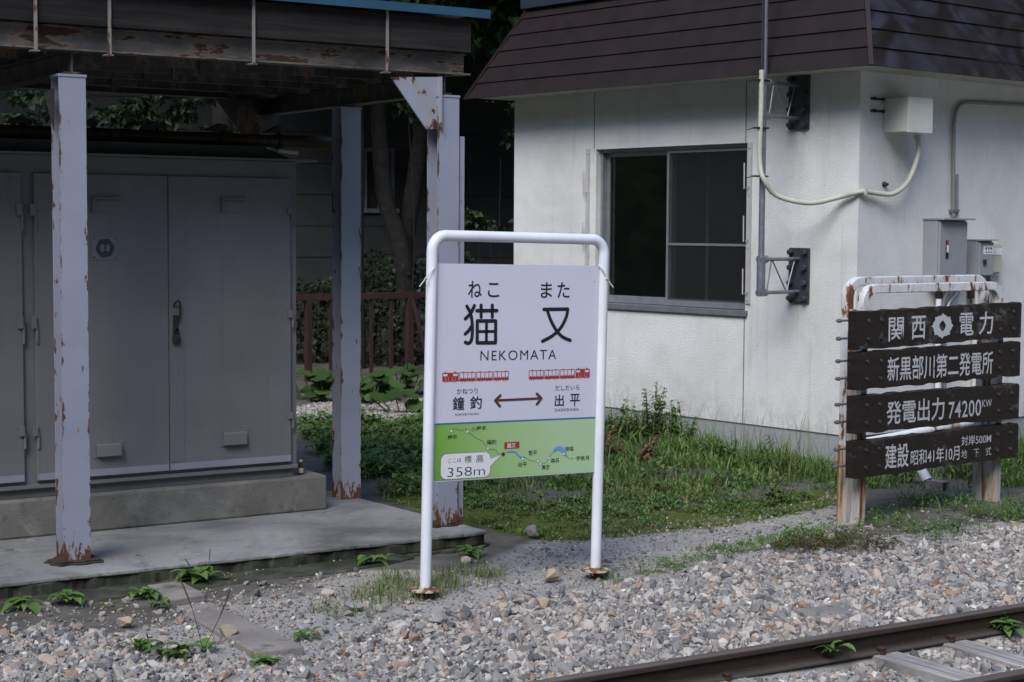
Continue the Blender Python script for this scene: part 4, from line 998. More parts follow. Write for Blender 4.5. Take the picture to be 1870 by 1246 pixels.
for ch, a, b, bo in (('かねつり', (392, 375), (572, 322), .0), ('鐘', (357, 510), (458, 395), .012), ('釣', (505, 503), (607, 390), .012), ('KANETSURI', (380, 558), (580, 532), .0), ('だしだいら', (1232, 345), (1440, 295), .0), ('出', (1228, 480), (1308, 375), .012), ('平', (1357, 478), (1444, 370), .012), ('DASHIDAIRA', (1230, 523), (1433, 490), .0)):
    write(pb, ch, Z2(*a), Z2(*b), Y1, INK, bo, gap=1.12 if ch[0] in 'KD' else 1.0)
for p in ([(720, 428), (1115, 410)], [(765, 385), (720, 428), (760, 477)], [(1075, 371), (1115, 410), (1075, 461)]): pb.stroke([Z2(*q_) for q_ in p], .0145 if len(p) == 3 else .0125, Y1 - (.0003 if len(p) == 3 else 0), BRN)
def train(x0, x1, zy0, zy1, ztop_, loco_left):
    a = Vector(Z2(x0, zy0)); b = Vector(Z2(x1, zy1)); h = Vector(Z2(x0, ztop_)) - a
    P = lambda u, v: tuple(a + (b - a) * u + h * v)
    def rect(u0, u1, v0, v1, mi, y=Y1): pb.sheet([P(u0, v0), P(u1, v0), P(u1, v1), P(u0, v1)], y, mi)
    cells = [0, .25, .50, .755, 1.0] if loco_left else [0, .25, .50, .755, 1.0]
    for k in range(4):
        u0, u1 = cells[k] + .006, cells[k + 1] - .006; du = u1 - u0
        if (k == 0) == loco_left and k in (0, 3) and ((k == 0 and loco_left) or (k == 3 and not loco_left)):
            rect(u0, u1, .12, .90, RED)
            for w0 in (.05, .18, .66, .80): rect(u0 + du * w0, u0 + du * (w0 + .13), .60, .80, 0, Y1 - .0005)
            for w0 in (.20, .62):
                for q0, q1 in ((w0, w0 + .012), (w0 + .17, w0 + .182)): rect(u0 + du * q0, u0 + du * q1, .15, .56, 0, Y1 - .0005)
                rect(u0 + du * w0, u0 + du * (w0 + .18), .15, .17, 0, Y1 - .0007)
            for w0 in (.12, .72): rect(u0 + du * w0, u0 + du * (w0 + .16), .90, .95, RED); pb.stroke([P(u0 + du * (w0 + .02), 1.07), P(u0 + du * (w0 + .1), .95)], .0016, Y1, RED, 5)
        else:
            rect(u0, u1, .12, .34, RED); rect(u0, u1, .86, .91, RED)
            for c in (0, .25, .5, .75, .965): rect(u0 + du * c, u0 + du * (c + .035), .34, .86, RED)
            for c in range(7):
                uu = u0 + du * (.07 + .13 * c); pb.sheet([P(uu, .341), P(uu + du * .09, .341), P(uu + du * .045, .46)], Y1 - .0002, RED)
            for c in (.18, .74): rect(u0 + du * c, u0 + du * (c + .1), .91, .96, RED)
        for c in (.14, .30, .62, .78): pb.disc(*P(u0 + du * (c + .04), .09), .0030, Y1 - .0002, 10, RED)
        if k < 3: rect(u1, cells[k + 1] + .006, .16, .22, RED)
train(265, 840, 280, 262, 184, True); train(1004, 1530, 260, 242, 163, False)
# map
def pol(*pts): return [Z8(*p) for p in pts]
pb.sheet(pol((850, 392), (875, 372), (905, 362), (940, 372), (965, 395), (990, 425), (1050, 435), (1030, 452), (995, 445), (975, 428), (945, 395), (930, 388)), Y1, RIV)
pb.sheet(pol((1340, 392), (1352, 350), (1385, 326), (1420, 320), (1455, 333), (1475, 362), (1478, 385), (1500, 425), (1485, 432), (1455, 392), (1420, 366), (1385, 360), (1355, 382)), Y1, RIV)
def dots(pts):
    P = [Vector(Z8(*p)) for p in pts]; carry = 0
    for a, b in zip(P, P[1:]):
        L = (b - a).length; t = carry
        while t < L: c = a + (b - a) * (t / L); pb.disc(c.x, c.y, .0019, Y1 - .0004, 7, INK); t += .0058
        carry = t - L
for p in ([(272, 140), (300, 133), (345, 148), (375, 160), (390, 140), (408, 136), (425, 150)], [(440, 172), (530, 240), (590, 265), (612, 298), (635, 335)], [(665, 353), (705, 355), (738, 368), (740, 385), (758, 405), (795, 411)],
          [(832, 384), (880, 386), (935, 390), (960, 415), (985, 442), (1005, 452)], [(1035, 440), (1070, 458), (1110, 478), (1165, 482)], [(1222, 512), (1255, 502), (1275, 480), (1290, 462)], [(1302, 436), (1320, 405), (1350, 382), (1390, 364), (1425, 375), (1445, 393)], [(1468, 415), (1500, 445), (1530, 460), (1542, 462), (1553, 445)]): dots(p)
for p in ((255, 160), (428, 165), (646, 346), (1017, 456), (1177, 480), (1207, 512), (1297, 451), (1455, 404), (1562, 430)):
    c = Z8(*p); pb.disc(*c, .0078, Y1 - .0007, 18, INK, .0088); pb.disc(*c, .0060, Y1 - .0010, 18, WHT, .0070)
r0, r1_ = Z8(821, 352), Z8(983, 272); pb.sheet([(r0[0], r0[1]), (r1_[0], r0[1]), (r1_[0], r1_[1]), (r0[0], r1_[1])], Y1 - .0004, RED)
write(pb, '猫又', Z8(850, 341), Z8(945, 286), Y1 - .0010, WHT, .012)
for ch, a, b in (('小屋平', (470, 165), (627, 105)), ('欅平', (217, 254), (318, 200)), ('鐘釣', (636, 304), (735, 250)), ('笹平', (1078, 420), (1172, 362)), ('出平', (968, 542), (1065, 487)), ('黒薙', (1220, 574), (1312, 520)), ('森石', (1318, 500), (1408, 447)), ('柳橋', (1472, 377), (1562, 322)), ('宇奈月', (1588, 477), (1725, 420))): write(pb, ch, Z8(*a), Z8(*b), Y1 - .0006, INK, .006)
def bubble(gr, y, mi):
    a = Vector(Z8(141, 678)); b = Vector(Z8(674, 381)); r = .033; x0, z0_, x1, z1_ = a.x - gr, a.y - gr, b.x + gr, b.y + gr; P = []
    for cx_, cz_, s0 in ((x1 - r, z0_ + r, -90), (None, None, None), (x1 - r, z1_ - r, 0), (x0 + r, z1_ - r, 90), (x0 + r, z0_ + r, 180)):
        if cx_ is None:
            t0 = Z8(678, 535); t1 = Z8(790, 415); t2 = Z8(678, 455); P += [(x1, t0[1] - gr), (t1[0] + gr, t1[1]), (x1, t2[1] + gr)]; continue
        P += [(cx_ + r * math.cos(R(s0 + 9 * k)), cz_ + r * math.sin(R(s0 + 9 * k))) for k in range(11)]
    pb.sheet(P, y, mi)
bubble(.0016, Y1 - .0004, GRY); bubble(0, Y1 - .0009, WHT)
pb.disc(*Z8(810, 407), .0100, Y1 - .0013, 18, BRN)
for ch, a, b, bo in (('ここは', (220, 498), (362, 447), .0), ('標', (395, 502), (472, 420), 0), ('高', (520, 498), (600, 410), 0), ('358m', (213, 652), (615, 530), -.012)): write(pb, ch, Z8(*a), Z8(*b), Y1 - .0014, INK, bo)
for p in ((1455, 430), (1495, 512)): pb.disc(*Z1(*p), .003, Y1, 8, GRY)
pb.build('name_panel', [M['panel'], M['ink'], M['inkred'], M['inkbrown'], M['inkblue'], M['inkriver'], M['green'], M['white'], M['inkgrey']], sg)
for pts in ([(799, 482), (790, 494), (778, 508), (766, 524)], [(1092, 484), (1100, 492), (1108, 508), (1120, 525)]):
    mb = MB(); P = [FG.Y(*p, yy) for p, yy in zip(pts, (-.010, -.034, -.028, -.035))]; mb.tube(catmull(P, 4), .0030, 7)
    mb.tube([P[2] + Vector((-.006, -.004, 0)), P[2] + Vector((.004, -.004, -.006))], .006, 8); mb.build('cable_tie', M['tie'], sg, smooth=True)

# ------------------------------------------------------------------ plank sign
_po = ground(1552, 955, 0.0); FK = Frame((_po.x, _po.y, 0), 53.5)
ks = empty('plank_sign', FK, 'dark four plank power station sign on a rusty white double pipe frame', 'plank sign')
xpl0 = FK.Y(1563, 720, -.075).x; xpl1 = FK.Y(1862, 700, -.075).x
# frames: two bent square tubes, one behind the other
xa = FK.Y(1555, 900, .03).x; xb_ = FK.Y(1806, 880, .03).x
def sqframe(y, xa, xb, zt_, r, w_, mat, za=-.1):
    p = bentpipe(xa, xb, za, za, zt_, r); mb = MB(); n = len(p)
    path = [Vector(q_) + Vector((0, y, 0)) for q_ in p]; vs = []
    for i, c in enumerate(path):
        t = (path[min(i + 1, n - 1)] - path[max(i - 1, 0)]).normalized(); sn = Vector((t.z, 0, -t.x))
        vs += [c + sn * a * w_ / 2 + Vector((0, 1, 0)) * b * w_ / 2 for a, b in ((-1, -1), (1, -1), (1, 1), (-1, 1))]
    fs = [(i * 4 + k, i * 4 + (k + 1) % 4, i * 4 + 4 + (k + 1) % 4, i * 4 + 4 + k) for i in range(n - 1) for k in range(4)] + [(3, 2, 1, 0), (n * 4 - 4, n * 4 - 3, n * 4 - 2, n * 4 - 1)]
    mb.add(vs, fs); return mb.build('pipe_frame', mat, ks, bevel=.006)
YF, YBk, WS = .028, .150, .056
zf = FK.Y(1700, 527, YF).z; zk = FK.Y(1690, 512, YBk).z
xfl = FK.Y(1575, 545, YF).x; xfr = FK.Y(1822, 545, YF).x; xkl = FK.Y(1548, 545, YBk).x; xkr = FK.Y(1798, 520, YBk).x
xc0 = (xfl + xkl) / 2; xc1 = (xfr + xkr) / 2
sqframe(YF, xc0, xc1, zf - WS / 2 + .035, .10, WS, M['pipew2'])
sqframe(YBk, xc0, xc1, zk - WS / 2 + .03, .10, WS, M['pipew2'])
for x in (xc0, xc1):
    MB().box(x - .012, x + .012, YF + WS / 2 + .001, YBk - WS / 2 - .001, -.1, zf - .12).build('web_plate', M['plate'], ks)
    MB().box(x - .031, x + .031, YF - .031, YBk + .031, -.1, .46).build('post_foot', M['postw2'], ks, bevel=.004)
K3 = lambda x, y: FK.Y(1500 + x / 4.792, 480 + y / 4.792, -.078)
K4 = lambda x, y: FK.Y(1500 + x / 4.154, 690 + y / 4.154, -.078)
xz = lambda v: (v.x, v.z)
rows = [(K3(300, 430).z, K3(350, 765).z), (K3(300, 790).z, K3(350, 1115).z), (K4(250, 145).z, K4(260, 430).z), (K4(250, 490).z, K4(260, 768).z)]
tr = [(K3(1740, 350).z, K3(1740, 650).z), (K3(1740, 690).z, K3(1740, 988).z), (K4(1500, 32).z, K4(1500, 320).z), (K4(1500, 345).z, K4(1500, 600).z)]
tilt = []
for (zt0, zb0_), (zt1, zb1_), in zip(rows, tr): tilt.append(((zt1 - zt0) + (zb1_ - zb0_)) / 2)
planks = []
for i in range(4):
    zt0, zb0_ = rows[i]; dz = tilt[i]; mb = MB(); n = 26; rr = random.Random(i)
    P = [(xpl0, zb0_)] + [(xpl0 + (xpl1 - xpl0) * k / n, zb0_ + dz * k / n + rr.uniform(-.006, .008)) for k in range(1, n)] + [(xpl1, zb0_ + dz), (xpl1, zt0 + dz - .012), (xpl1 - .012, zt0 + dz)]
    P += [(xpl0 + (xpl1 - xpl0) * k / n, zt0 + dz * k / n + rr.uniform(-.007, .004)) for k in range(n - 1, 0, -1)] + [(xpl0, zt0)]
    mb.prism(P, -.075, -.002, 'y', 0)
    Y0 = -.0765
    def wr(f_, s, a, b, bo=.008, gap=1.0): write(mb, s, xz(f_(*a)), xz(f_(*b)), Y0, 1, bo, gap=gap)
    if i == 0:
        wr(K3, '関', (588, 690), (725, 475)); wr(K3, '西', (788, 672), (917, 462)); wr(K3, '電', (1208, 640), (1337, 437)); wr(K3, '力', (1380, 630), (1507, 425))
        c = xz(K3(1062, 553)); rx = (K3(1150, 553).x - K3(975, 553).x) / 2; rz = (K3(1062, 450).z - K3(1062, 655).z) / 2
        o_ = []; i_ = []; nn = 40
        for k in range(nn):
            an = 2 * math.pi * k / nn; t = .93 + (.16 if k % 5 == 0 else (-.02 if k % 5 in (1, 2) else .03)); o_.append((c[0] + rx * t * math.cos(an), Y0, c[1] + rz * t * math.sin(an)))
            d_ = 1.0 / (abs(math.cos(an)) ** 1.4 + abs(math.sin(an)) ** 1.4) ** (1 / 1.4); i_.append((c[0] + rx * .34 * d_ * math.cos(an), Y0, c[1] + rz * .46 * d_ * math.sin(an)))
        mb.add(i_ + o_, [(k, (k + 1) % nn, nn + (k + 1) % nn, nn + k) for k in range(nn)], 1)
    elif i == 1: wr(K3, '新黒部川第二発電所', (578, 1042), (1505, 770), .010)
    elif i == 2: wr(K4, '発電出力', (493, 360), (937, 145), .012); wr(K4, '74200', (965, 312), (1215, 163), .006, 1.05); wr(K4, 'KW', (1220, 224), (1295, 163), .0)
    else: wr(K4, '建設', (483, 697), (667, 490), .012); wr(K4, '昭和41年10月', (678, 668), (1050, 510), .008); wr(K4, '対岸500M', (1062, 520), (1290, 420), .004); wr(K4, '地　下　式', (1062, 615), (1290, 522), -.004)
    # carriage bolt heads
    for u in (.06, .135, .86, .945):
        for v in (.28, .75):
            x = xpl0 + (xpl1 - xpl0) * u; z = zb0_ + (zt0 - zb0_) * v + dz * u; mb.tube([(x, -.0755, z), (x, -.088, z)], .011, 8, 2)
    planks.append(mb.build('plank', [M['plank'], M['letter'], M['bolthead']], ks))
    for v in (.27, .74):
        z = zb0_ + (zt0 - zb0_) * v; mb = MB(); mb.tube([(xc0 - .028, .06, z), (xpl0 - .036, .06, z)], .007, 8); mb.tube([(xpl0 - .006, .06, z), (xpl0 - .022, .06, z)], .014, 6); mb.build('bolt', M['bolt'], ks)

# ------------------------------------------------------------------ railing behind
pA = depth(535, 545, 19.4); pB = depth(790, 540, 20.6); zr = (pA.z + pB.z) / 2
dv = (pB - pA); thr = math.degrees(math.atan2(dv.x, dv.y)); FR = Frame((pA.x, pA.y, 0), thr); L = math.hypot(dv.x, dv.y)
rl = empty('railing', FR, 'red brown metal railing in front of the dark hedge, one strap hanging loose', 'railing')
MB().box(-2, L + .8, -.03, .03, zr - .03, zr + .045).build('top_rail', M['redrail'], rl, bevel=.004)
for px, w_ in ((563, .07), (748, .085)):
    x = FR.Y(px, 620).x; MB().box(x - w_ / 2, x + w_ / 2, -.035, .035, -.1, zr - .031).build('post', M['redrail'], rl, bevel=.004)
for px in (604, 678, 714):
    x = FR.Y(px, 620).x; MB().box(x - .02, x + .02, -.012, .012, -.1, zr - .031).build('baluster', M['redrail'], rl)
a = FR.Y(752, 541, -.05); b = FR.Y(779, 650, -.25); mb = MB(); mb.bar(a, a.lerp(b, .3), .05, .012); mb.bar(a.lerp(b, .3), b + Vector((.02, -.1, -.3)), .05, .012); mb.build('loose_strap', M['redrail'], rl)

# ------------------------------------------------------------------ dark house behind
hc = depth(940, 690, 24.5); FH = Frame((hc.x + 3.5, hc.y, 0), 78)
hs = empty('dark_house', FH, 'dark grey boarded house in deep shade beyond the railing', 'house')
HZ = 5.2; x0, x1 = -14.0, 2.0
wz_0 = FH.Y(690, 389).z; wz_1 = FH.Y(690, 270).z; wx0 = FH.Y(664, 330).x; wx1 = FH.Y(722, 330).x
mb = MB(); bh = .42
def boards(xa, xb, za, zb_):
    z = za
    while z < zb_ - .01:
        z2 = min(z + bh, zb_); mb.prism([(-.012, z), (.12, z), (.12, z2), (.0, z2)], xa, xb, 'x'); z = z2 + .004
boards(x0, wx0, .1, HZ); boards(wx1, x1, .1, HZ); boards(wx0, wx1, .1, wz_0); boards(wx0, wx1, wz_1, HZ)
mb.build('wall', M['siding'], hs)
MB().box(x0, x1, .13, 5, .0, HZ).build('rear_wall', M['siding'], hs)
mb = MB(); wm = (wx0 + wx1) / 2 - .02
for xx in (wx0, wm, wx1 - .05): mb.box(xx, xx + .05, .02, .1, wz_0 + .06, wz_1 - .05)
mb.box(wx0, wx1, .02, .1, wz_1 - .049, wz_1); mb.box(wx0 - .05, wx1 + .05, -.06, .1, wz_0, wz_0 + .059)
hw = mb.build('window', M['aludull'], hs)
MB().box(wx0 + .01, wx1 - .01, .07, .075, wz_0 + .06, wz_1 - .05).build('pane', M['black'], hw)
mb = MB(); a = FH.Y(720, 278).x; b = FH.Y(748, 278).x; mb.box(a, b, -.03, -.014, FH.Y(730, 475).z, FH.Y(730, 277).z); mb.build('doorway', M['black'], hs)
mb = MB(); mb.prism([(-1.0, HZ), (2.5, HZ + 1.8), (6, HZ), (6, HZ + .1), (2.5, HZ + 1.95), (-1.0, HZ + .12)], x0 - .5, x1 + .5, 'x'); mb.build('roof', M['rooftop'], hs)

# ------------------------------------------------------------------ vegetation
def leaf_cloud(centres, n, L, seed, droop=.5, W=.5):
    r = np.random.default_rng(seed); mb = MB(); wts = np.array([c[3] ** 2.3 for c in centres]); wts /= wts.sum()
    cl = []
    for i in r.choice(len(centres), max(6, n // 45), p=wts):      # leaf clumps through the blob's volume
        c = centres[i]; v = r.normal(size=3); v /= np.linalg.norm(v); cl.append(np.array(c[:3]) + v * c[3] * np.array([1, 1, .8]) * r.uniform(.35, 1.05))
    cl = np.array(cl); k = r.integers(0, len(cl), n); sc = np.mean([c[3] for c in centres]) * .17
    P = cl[k] + r.normal(size=(n, 3)) * np.array([1, 1, .55]) * sc
    D_ = r.normal(size=(n, 3)); D_[:, 2] = D_[:, 2] * .5 - droop; U_ = r.normal(size=(n, 3)) * .5 + np.array([0, 0, 1]); s = L * r.uniform(.6, 1.35, n)
    for i in range(n): mb.leaf(P[i], D_[i], U_[i], s[i], s[i] * W)
    return mb
def trunk_mb(paths):
    mb = MB()
    for pts, ra, rb in paths:
        c = catmull(pts, 5); n = len(c); rj = random.Random(len(c) + int(ra * 1000)); mb.tube(c, [(ra + (rb - ra) * i / (n - 1)) * rj.uniform(.93, 1.07) for i in range(n)], 10)
    return mb
def tree(label, px_path, Y, r0_, r1_, crown, nl, leafL, seed, limbs=(), group='trees between the shelter and the dark house', matl='forest'):
    P = [depth(px, py, Y) for px, py in px_path]; base = Vector((P[-1].x, P[-1].y, 0.0)); t = empty('tree', base, label, 'tree', group)
    pts = [p - base for p in reversed(P)]; pts = [Vector((pts[0].x, 0, -.2))] + pts
    top = pts[-1]; paths = [(pts, r0_, r1_)]
    for c in crown: paths.append(([top, top.lerp(Vector(c[:3]) - base, .5) + Vector((.1, .1, .15)), Vector(c[:3]) - base], r1_ * .8, r1_ * .25))
    trunk_mb(paths).build('trunk', M['bark'], t, smooth=True)
    leaf_cloud([(c[0] - base.x, c[1] - base.y, c[2], c[3]) for c in crown], nl, leafL, seed).build('crown', M[matl], t); return t
def cpx(px, py, Y, r): p = depth(px, py, Y); return (p.x, p.y, p.z, r)
tree('slim straight mottled tree trunk just right of the rear shelter post', [(655, 150), (656, 300), (655, 450), (658, 640)], 20.9, .075, .06, [cpx(640, -120, 21, 1.6), cpx(560, -40, 21.5, 1.3)], 3200, .15, 1)
tree('leaning dark tree trunk crossing in front of the house window', [(690, 150), (694, 260), (705, 370), (735, 470), (742, 640)], 21.3, .13, .10, [cpx(740, -140, 21, 1.9), cpx(830, -60, 20.5, 1.3), (-3.2, 17.0, 9.6, 2.3), (-5.5, 17.5, 9.0, 2.0)], 8500, .22, 2)  # the highest crown clumps, out of view, are added to shade the house
tree('forked dark tree trunk just left of the front right shelter post', [(775, 150), (768, 250), (750, 380), (738, 480), (736, 640)], 21.6, .13, .10, [cpx(900, 20, 20.8, 1.0), cpx(880, -130, 21, 1.5), cpx(960, -60, 21.5, 1.2), (-.6, 17.4, 9.8, 2.2), (1.6, 18.0, 10.2, 1.8)], 9000, .21, 3)  # crown clumps far above the view added to block sun from the house
for i, (x, y, z, r, lab) in enumerate(((-7, 21.5, 7.0, 2.6, 'tall dense forest tree added for shade, far left behind the shelter'), (-3.5, 20, 7.6, 2.6, 'tall dense forest tree added for shade, rising behind the shelter roof'), (1.2, 19.6, 6.7, 1.9, 'tall dense forest tree added for shade, rising behind the white building gable'), (5.5, 21, 7.5, 2.6, 'tall dense forest tree added for shade behind the white building'), (9, 18, 7.5, 2.5, 'tall dense forest tree added for shade, far right behind the white building'))):  # crowns mostly out of view, added to keep light off the background
    t = empty('tree', (x, y, 0), lab, 'tree', 'tall forest trees added overhead to shade the background'); trunk_mb([([(0, 0, -.3), (.1, 0, 2.5), (0, .1, z)], .17, .08)]).build('trunk', M['bark'], t, smooth=True)
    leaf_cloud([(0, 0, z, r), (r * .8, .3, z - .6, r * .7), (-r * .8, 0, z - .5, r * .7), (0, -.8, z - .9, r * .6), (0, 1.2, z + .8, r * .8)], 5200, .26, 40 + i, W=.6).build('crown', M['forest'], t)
# young maple seen under the shelter roof, shrub sprig between post and building
def shrub(label, cx_, cy_, z0_, blobs, nl, leafL, seed, mat, group=None, stems=5, name='shrub', W=.5, cat='shrub'):
    t = empty(name, (cx_, cy_, z0_), label, cat, group); mb = MB(); r = random.Random(seed)
    for k in range(stems):
        b_ = blobs[k % len(blobs)]; e_ = Vector((b_[0] + r.uniform(-.3, .3) * b_[3], b_[1] + r.uniform(-.3, .3) * b_[3], b_[2]))
        mb.tube(catmull([(r.uniform(-.06, .06), r.uniform(-.06, .06), -.1), e_ * .5 + Vector((r.uniform(-.1, .1), 0, .1)), e_], 4), [.009 - .0008 * j for j in range(9)], 6)
    mb.build('stem', M['bark'], t, smooth=True); leaf_cloud(blobs, nl, leafL, seed, W=W).build('foliage', M[mat], t); return t
p = depth(300, 210, 16.5); shrub('young green maple glimpsed over the cabinet under the shelter roof', p.x, p.y, 0, [(-.1, 0, p.z, .45), (.35, 0, p.z + .05, .35), (.5, .1, p.z - .25, .3), (-.5, 0, p.z - .2, .35)], 900, .12, 11, 'maple', stems=6)
p = depth(60, 215, 17.0); shrub('dim young maple at the far left behind the cabinet', p.x, p.y, 0, [(0, 0, p.z, .5), (.4, 0, p.z - .3, .4), (-.4, 0, p.z + .1, .4)], 700, .12, 12, 'maple', stems=5)
p = depth(885, 415, 17.8); shrub('dark glossy shrub between the front post and the white building', p.x, p.y, 0, [(0, 0, p.z, .22), (.12, 0, p.z - .35, .28), (-.1, 0, p.z - .7, .35), (.05, 0, .6, .45)], 800, .11, 13, 'forest', stems=5)
p = depth(930, 290, 18.5); shrub('sparse dim sapling branches beside the building corner', p.x, p.y, 0, [(0, 0, p.z, .4), (-.1, 0, p.z - .8, .35), (.1, 0, p.z + .5, .4)], 160, .12, 14, 'maple', stems=1)
p = depth(735, 205, 18.0); shrub('leafy sapling under the shelter beam left of the gusset', p.x, p.y, 0, [(0, 0, p.z, .22), (-.1, 0, p.z + .2, .2)], 200, .14, 15, 'maple', stems=1)
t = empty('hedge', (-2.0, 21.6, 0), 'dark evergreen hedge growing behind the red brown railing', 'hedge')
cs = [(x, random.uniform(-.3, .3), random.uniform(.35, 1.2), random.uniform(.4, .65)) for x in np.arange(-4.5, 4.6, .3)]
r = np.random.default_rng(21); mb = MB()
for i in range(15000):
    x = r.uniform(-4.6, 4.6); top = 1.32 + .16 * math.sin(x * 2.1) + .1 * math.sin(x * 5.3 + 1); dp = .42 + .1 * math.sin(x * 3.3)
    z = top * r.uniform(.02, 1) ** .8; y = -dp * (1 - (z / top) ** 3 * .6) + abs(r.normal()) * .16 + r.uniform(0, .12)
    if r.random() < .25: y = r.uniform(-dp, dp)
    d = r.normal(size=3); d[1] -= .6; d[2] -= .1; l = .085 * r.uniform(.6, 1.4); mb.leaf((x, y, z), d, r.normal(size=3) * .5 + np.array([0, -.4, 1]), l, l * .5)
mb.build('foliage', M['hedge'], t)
for x in np.arange(-4, 4.5, .7): MB().tube([(x, 0, -.1), (x + .1, 0, .9)], .03, 6).build('stem', M['bark'], t)

# grass and ground weeds: uncountable
def blades(name, X, Y, H, mat, wid=.007, lean=.55, seed=3):
    r = np.random.default_rng(seed); n = len(X); Z = ground_z(X, Y) - .005; az = r.uniform(0, 2 * math.pi, n); ln = H * r.uniform(.25, 1.1, n) * lean
    dxy = np.stack([np.cos(az), np.sin(az)], 1); sdv = np.stack([-np.sin(az), np.cos(az)], 1); V = np.zeros((n, 7, 3)); w_ = wid * r.uniform(.6, 1.4, n)
    for k, (t, wf_) in enumerate(((0, .8), (.4, 1.0), (.75, .7))):
        c = np.stack([X + dxy[:, 0] * ln * t ** 2, Y + dxy[:, 1] * ln * t ** 2, Z + H * (t - .25 * t * t * (ln / H) * 1.6)], 1)
        for j, s in ((0, -1), (1, 1)):
            V[:, 2 * k + j] = c; V[:, 2 * k + j, :2] += sdv * (s * w_ * wf_ / 2)[:, None]
    V[:, 6] = np.stack([X + dxy[:, 0] * ln, Y + dxy[:, 1] * ln, Z + H * (1 - .42 * (ln / H))], 1)
    tri = np.array([(0, 1, 3), (0, 3, 2), (2, 3, 5), (2, 5, 4), (4, 5, 6)]); F = (tri[None] + (np.arange(n) * 7)[:, None, None]).reshape(-1, 3)
    return kind(mesh_np(name, V.reshape(-1, 3), F, mat, True), 'stuff')
def sample(poly, n, clump=0.0, seed=5):
    r = np.random.default_rng(seed); b_ = np.array(poly); X = r.uniform(b_[:, 0].min(), b_[:, 0].max(), n * 3); Y = r.uniform(b_[:, 1].min(), b_[:, 1].max(), n * 3); ok = inside(poly, X, Y)
    if clump:
        f_ = np.sin(X * 4.1 + 1.3 * np.sin(Y * 3)) * np.sin(Y * 3.7 + 1.1 * np.sin(X * 2.6)) + .5 * np.sin(X * 11) * np.sin(Y * 9); ok &= r.random(len(X)) < np.clip(.5 + clump * f_, .06, 1)
    return X[ok][:n], Y[ok][:n]
X, Y = sample(P_GRASS, 30000, .8); r = np.random.default_rng(9); nz = np.clip((Y - 10.5) / 3.2, .25, 1.0)
blades('grass', X, Y, nz * r.uniform(.06, .21, len(X)), M['grass'], .0085, .85)
bldg_g = poly_px([(1110, 785), (1260, 812), (1440, 845), (1540, 862), (1530, 880), (1300, 850), (1110, 820)])
def leaves_ground(name, X, Y, hgt, L, mat, seed, W=.55, per=6):
    r = np.random.default_rng(seed); mb = MB(); Z = ground_z(X, Y)
    for i in range(len(X)):
        h = hgt * r.uniform(.2, 1); a0 = r.uniform(0, 6.28)
        for k in range(per):
            a = a0 + k * 2.4; d = Vector((math.cos(a), math.sin(a), r.uniform(.0, .7))); l = L * r.uniform(.6, 1.3)
            mb.leaf((X[i] + d.x * .012, Y[i] + d.y * .012, Z[i] + h * r.uniform(.3, 1)), d, (0, 0, 1), l, l * W, 0, .4)
    return kind(mb.build(name, mat), 'stuff')
X, Y = sample(P_WEEDS, 2600, .8, 36); blades('weed_grass', X, Y, np.random.default_rng(36).uniform(.05, .17, len(X)), M['grass'], .007, .9, 36)
X, Y = sample(P_WEEDS, 1350, .8, 6); leaves_ground('ground_weeds', X, Y, .11, .055, M['weed'], 6)
X, Y = sample(P_GRASS, 7800, .8, 28); r = np.random.default_rng(19); nz = np.clip((Y - 10.5) / 3.2, .3, 1.0)
blades('long_grass', X, Y, nz * r.uniform(.13, .32, len(X)), M['grass'], .0085, 1.05, 13)
X, Y = sample(P_GRASS, 150, .8, 29); leaves_ground('broad_weeds', X, Y, .18, .075, M['weed'], 17, .6, 7)
X, Y = sample(P_WEEDS, 260, .6, 30); leaves_ground('dock_weeds', X, Y, .16, .095, M['bright'], 18, .6, 6)
X, Y = sample(P_GRASS, 1100, .9, 41); blades('dry_grass', X, Y, np.random.default_rng(41).uniform(.06, .22, len(X)), M['dry'], .005, .95, 41)
X, Y = sample(bldg_g, 170, .6, 42); blades('seed_grass', X, Y, np.random.default_rng(42).uniform(.35, .62, len(X)), M['palegrass'], .0035, .45, 42)
X, Y = sample(P_MOSS, 1500, .9, 43); blades('moss_grass', X, Y, np.random.default_rng(43).uniform(.02, .10, len(X)), M['grass'], .005, .9, 43)
X, Y = sample(P_MOSS, 420, .9, 44); leaves_ground('moss_weeds', X, Y, .04, .036, M['weed'], 44)
X, Y = sample(P_GRASS, 520, .6, 8); leaves_ground('clover_weeds', X, Y, .10, .045, M['weed'], 7)
front = poly_px([(845, 930), (1000, 950), (1200, 950), (1450, 915), (1560, 905), (1560, 880), (1300, 905), (1050, 915), (845, 890)])
X, Y = sample(front, 420, .6, 10); leaves_ground('moss_edge_weeds', X, Y, .05, .042, M['weed'], 8)
X, Y = sample(P_EDGE, 330, .7, 11); leaves_ground('path_edge_weeds', X, Y, .03, .026, M['bright'], 9)
X, Y = sample(P_SIGNR, 1900, .7, 12); leaves_ground('sign_foot_weeds', X, Y, .10, .034, M['weed'], 10)
redp = poly_px([(1400, 1000), (1480, 985), (1540, 975), (1640, 985), (1640, 1000), (1540, 1005), (1440, 1012)])
X, Y = sample(redp, 420, .3, 13); leaves_ground('reddish_weeds', X, Y, .10, .024, M['redweed'], 11)
foot = poly_px([(560, 1110), (640, 1080), (710, 1052), (770, 1058), (830, 1038), (930, 1040), (900, 1062), (850, 1066), (800, 1085), (740, 1092), (690, 1112), (620, 1118)])
X, Y = sample(foot, 1700, 1.0, 14); blades('fine_grass', X, Y, np.random.default_rng(2).uniform(.03, .12, len(X)), M['palegrass'], .0035, .7, 4)
X, Y = sample(P_EDGE, 700, .5, 15); blades('edge_grass', X, Y, np.random.default_rng(3).uniform(.02, .09, len(X)), M['grass'], .004, .7, 5)
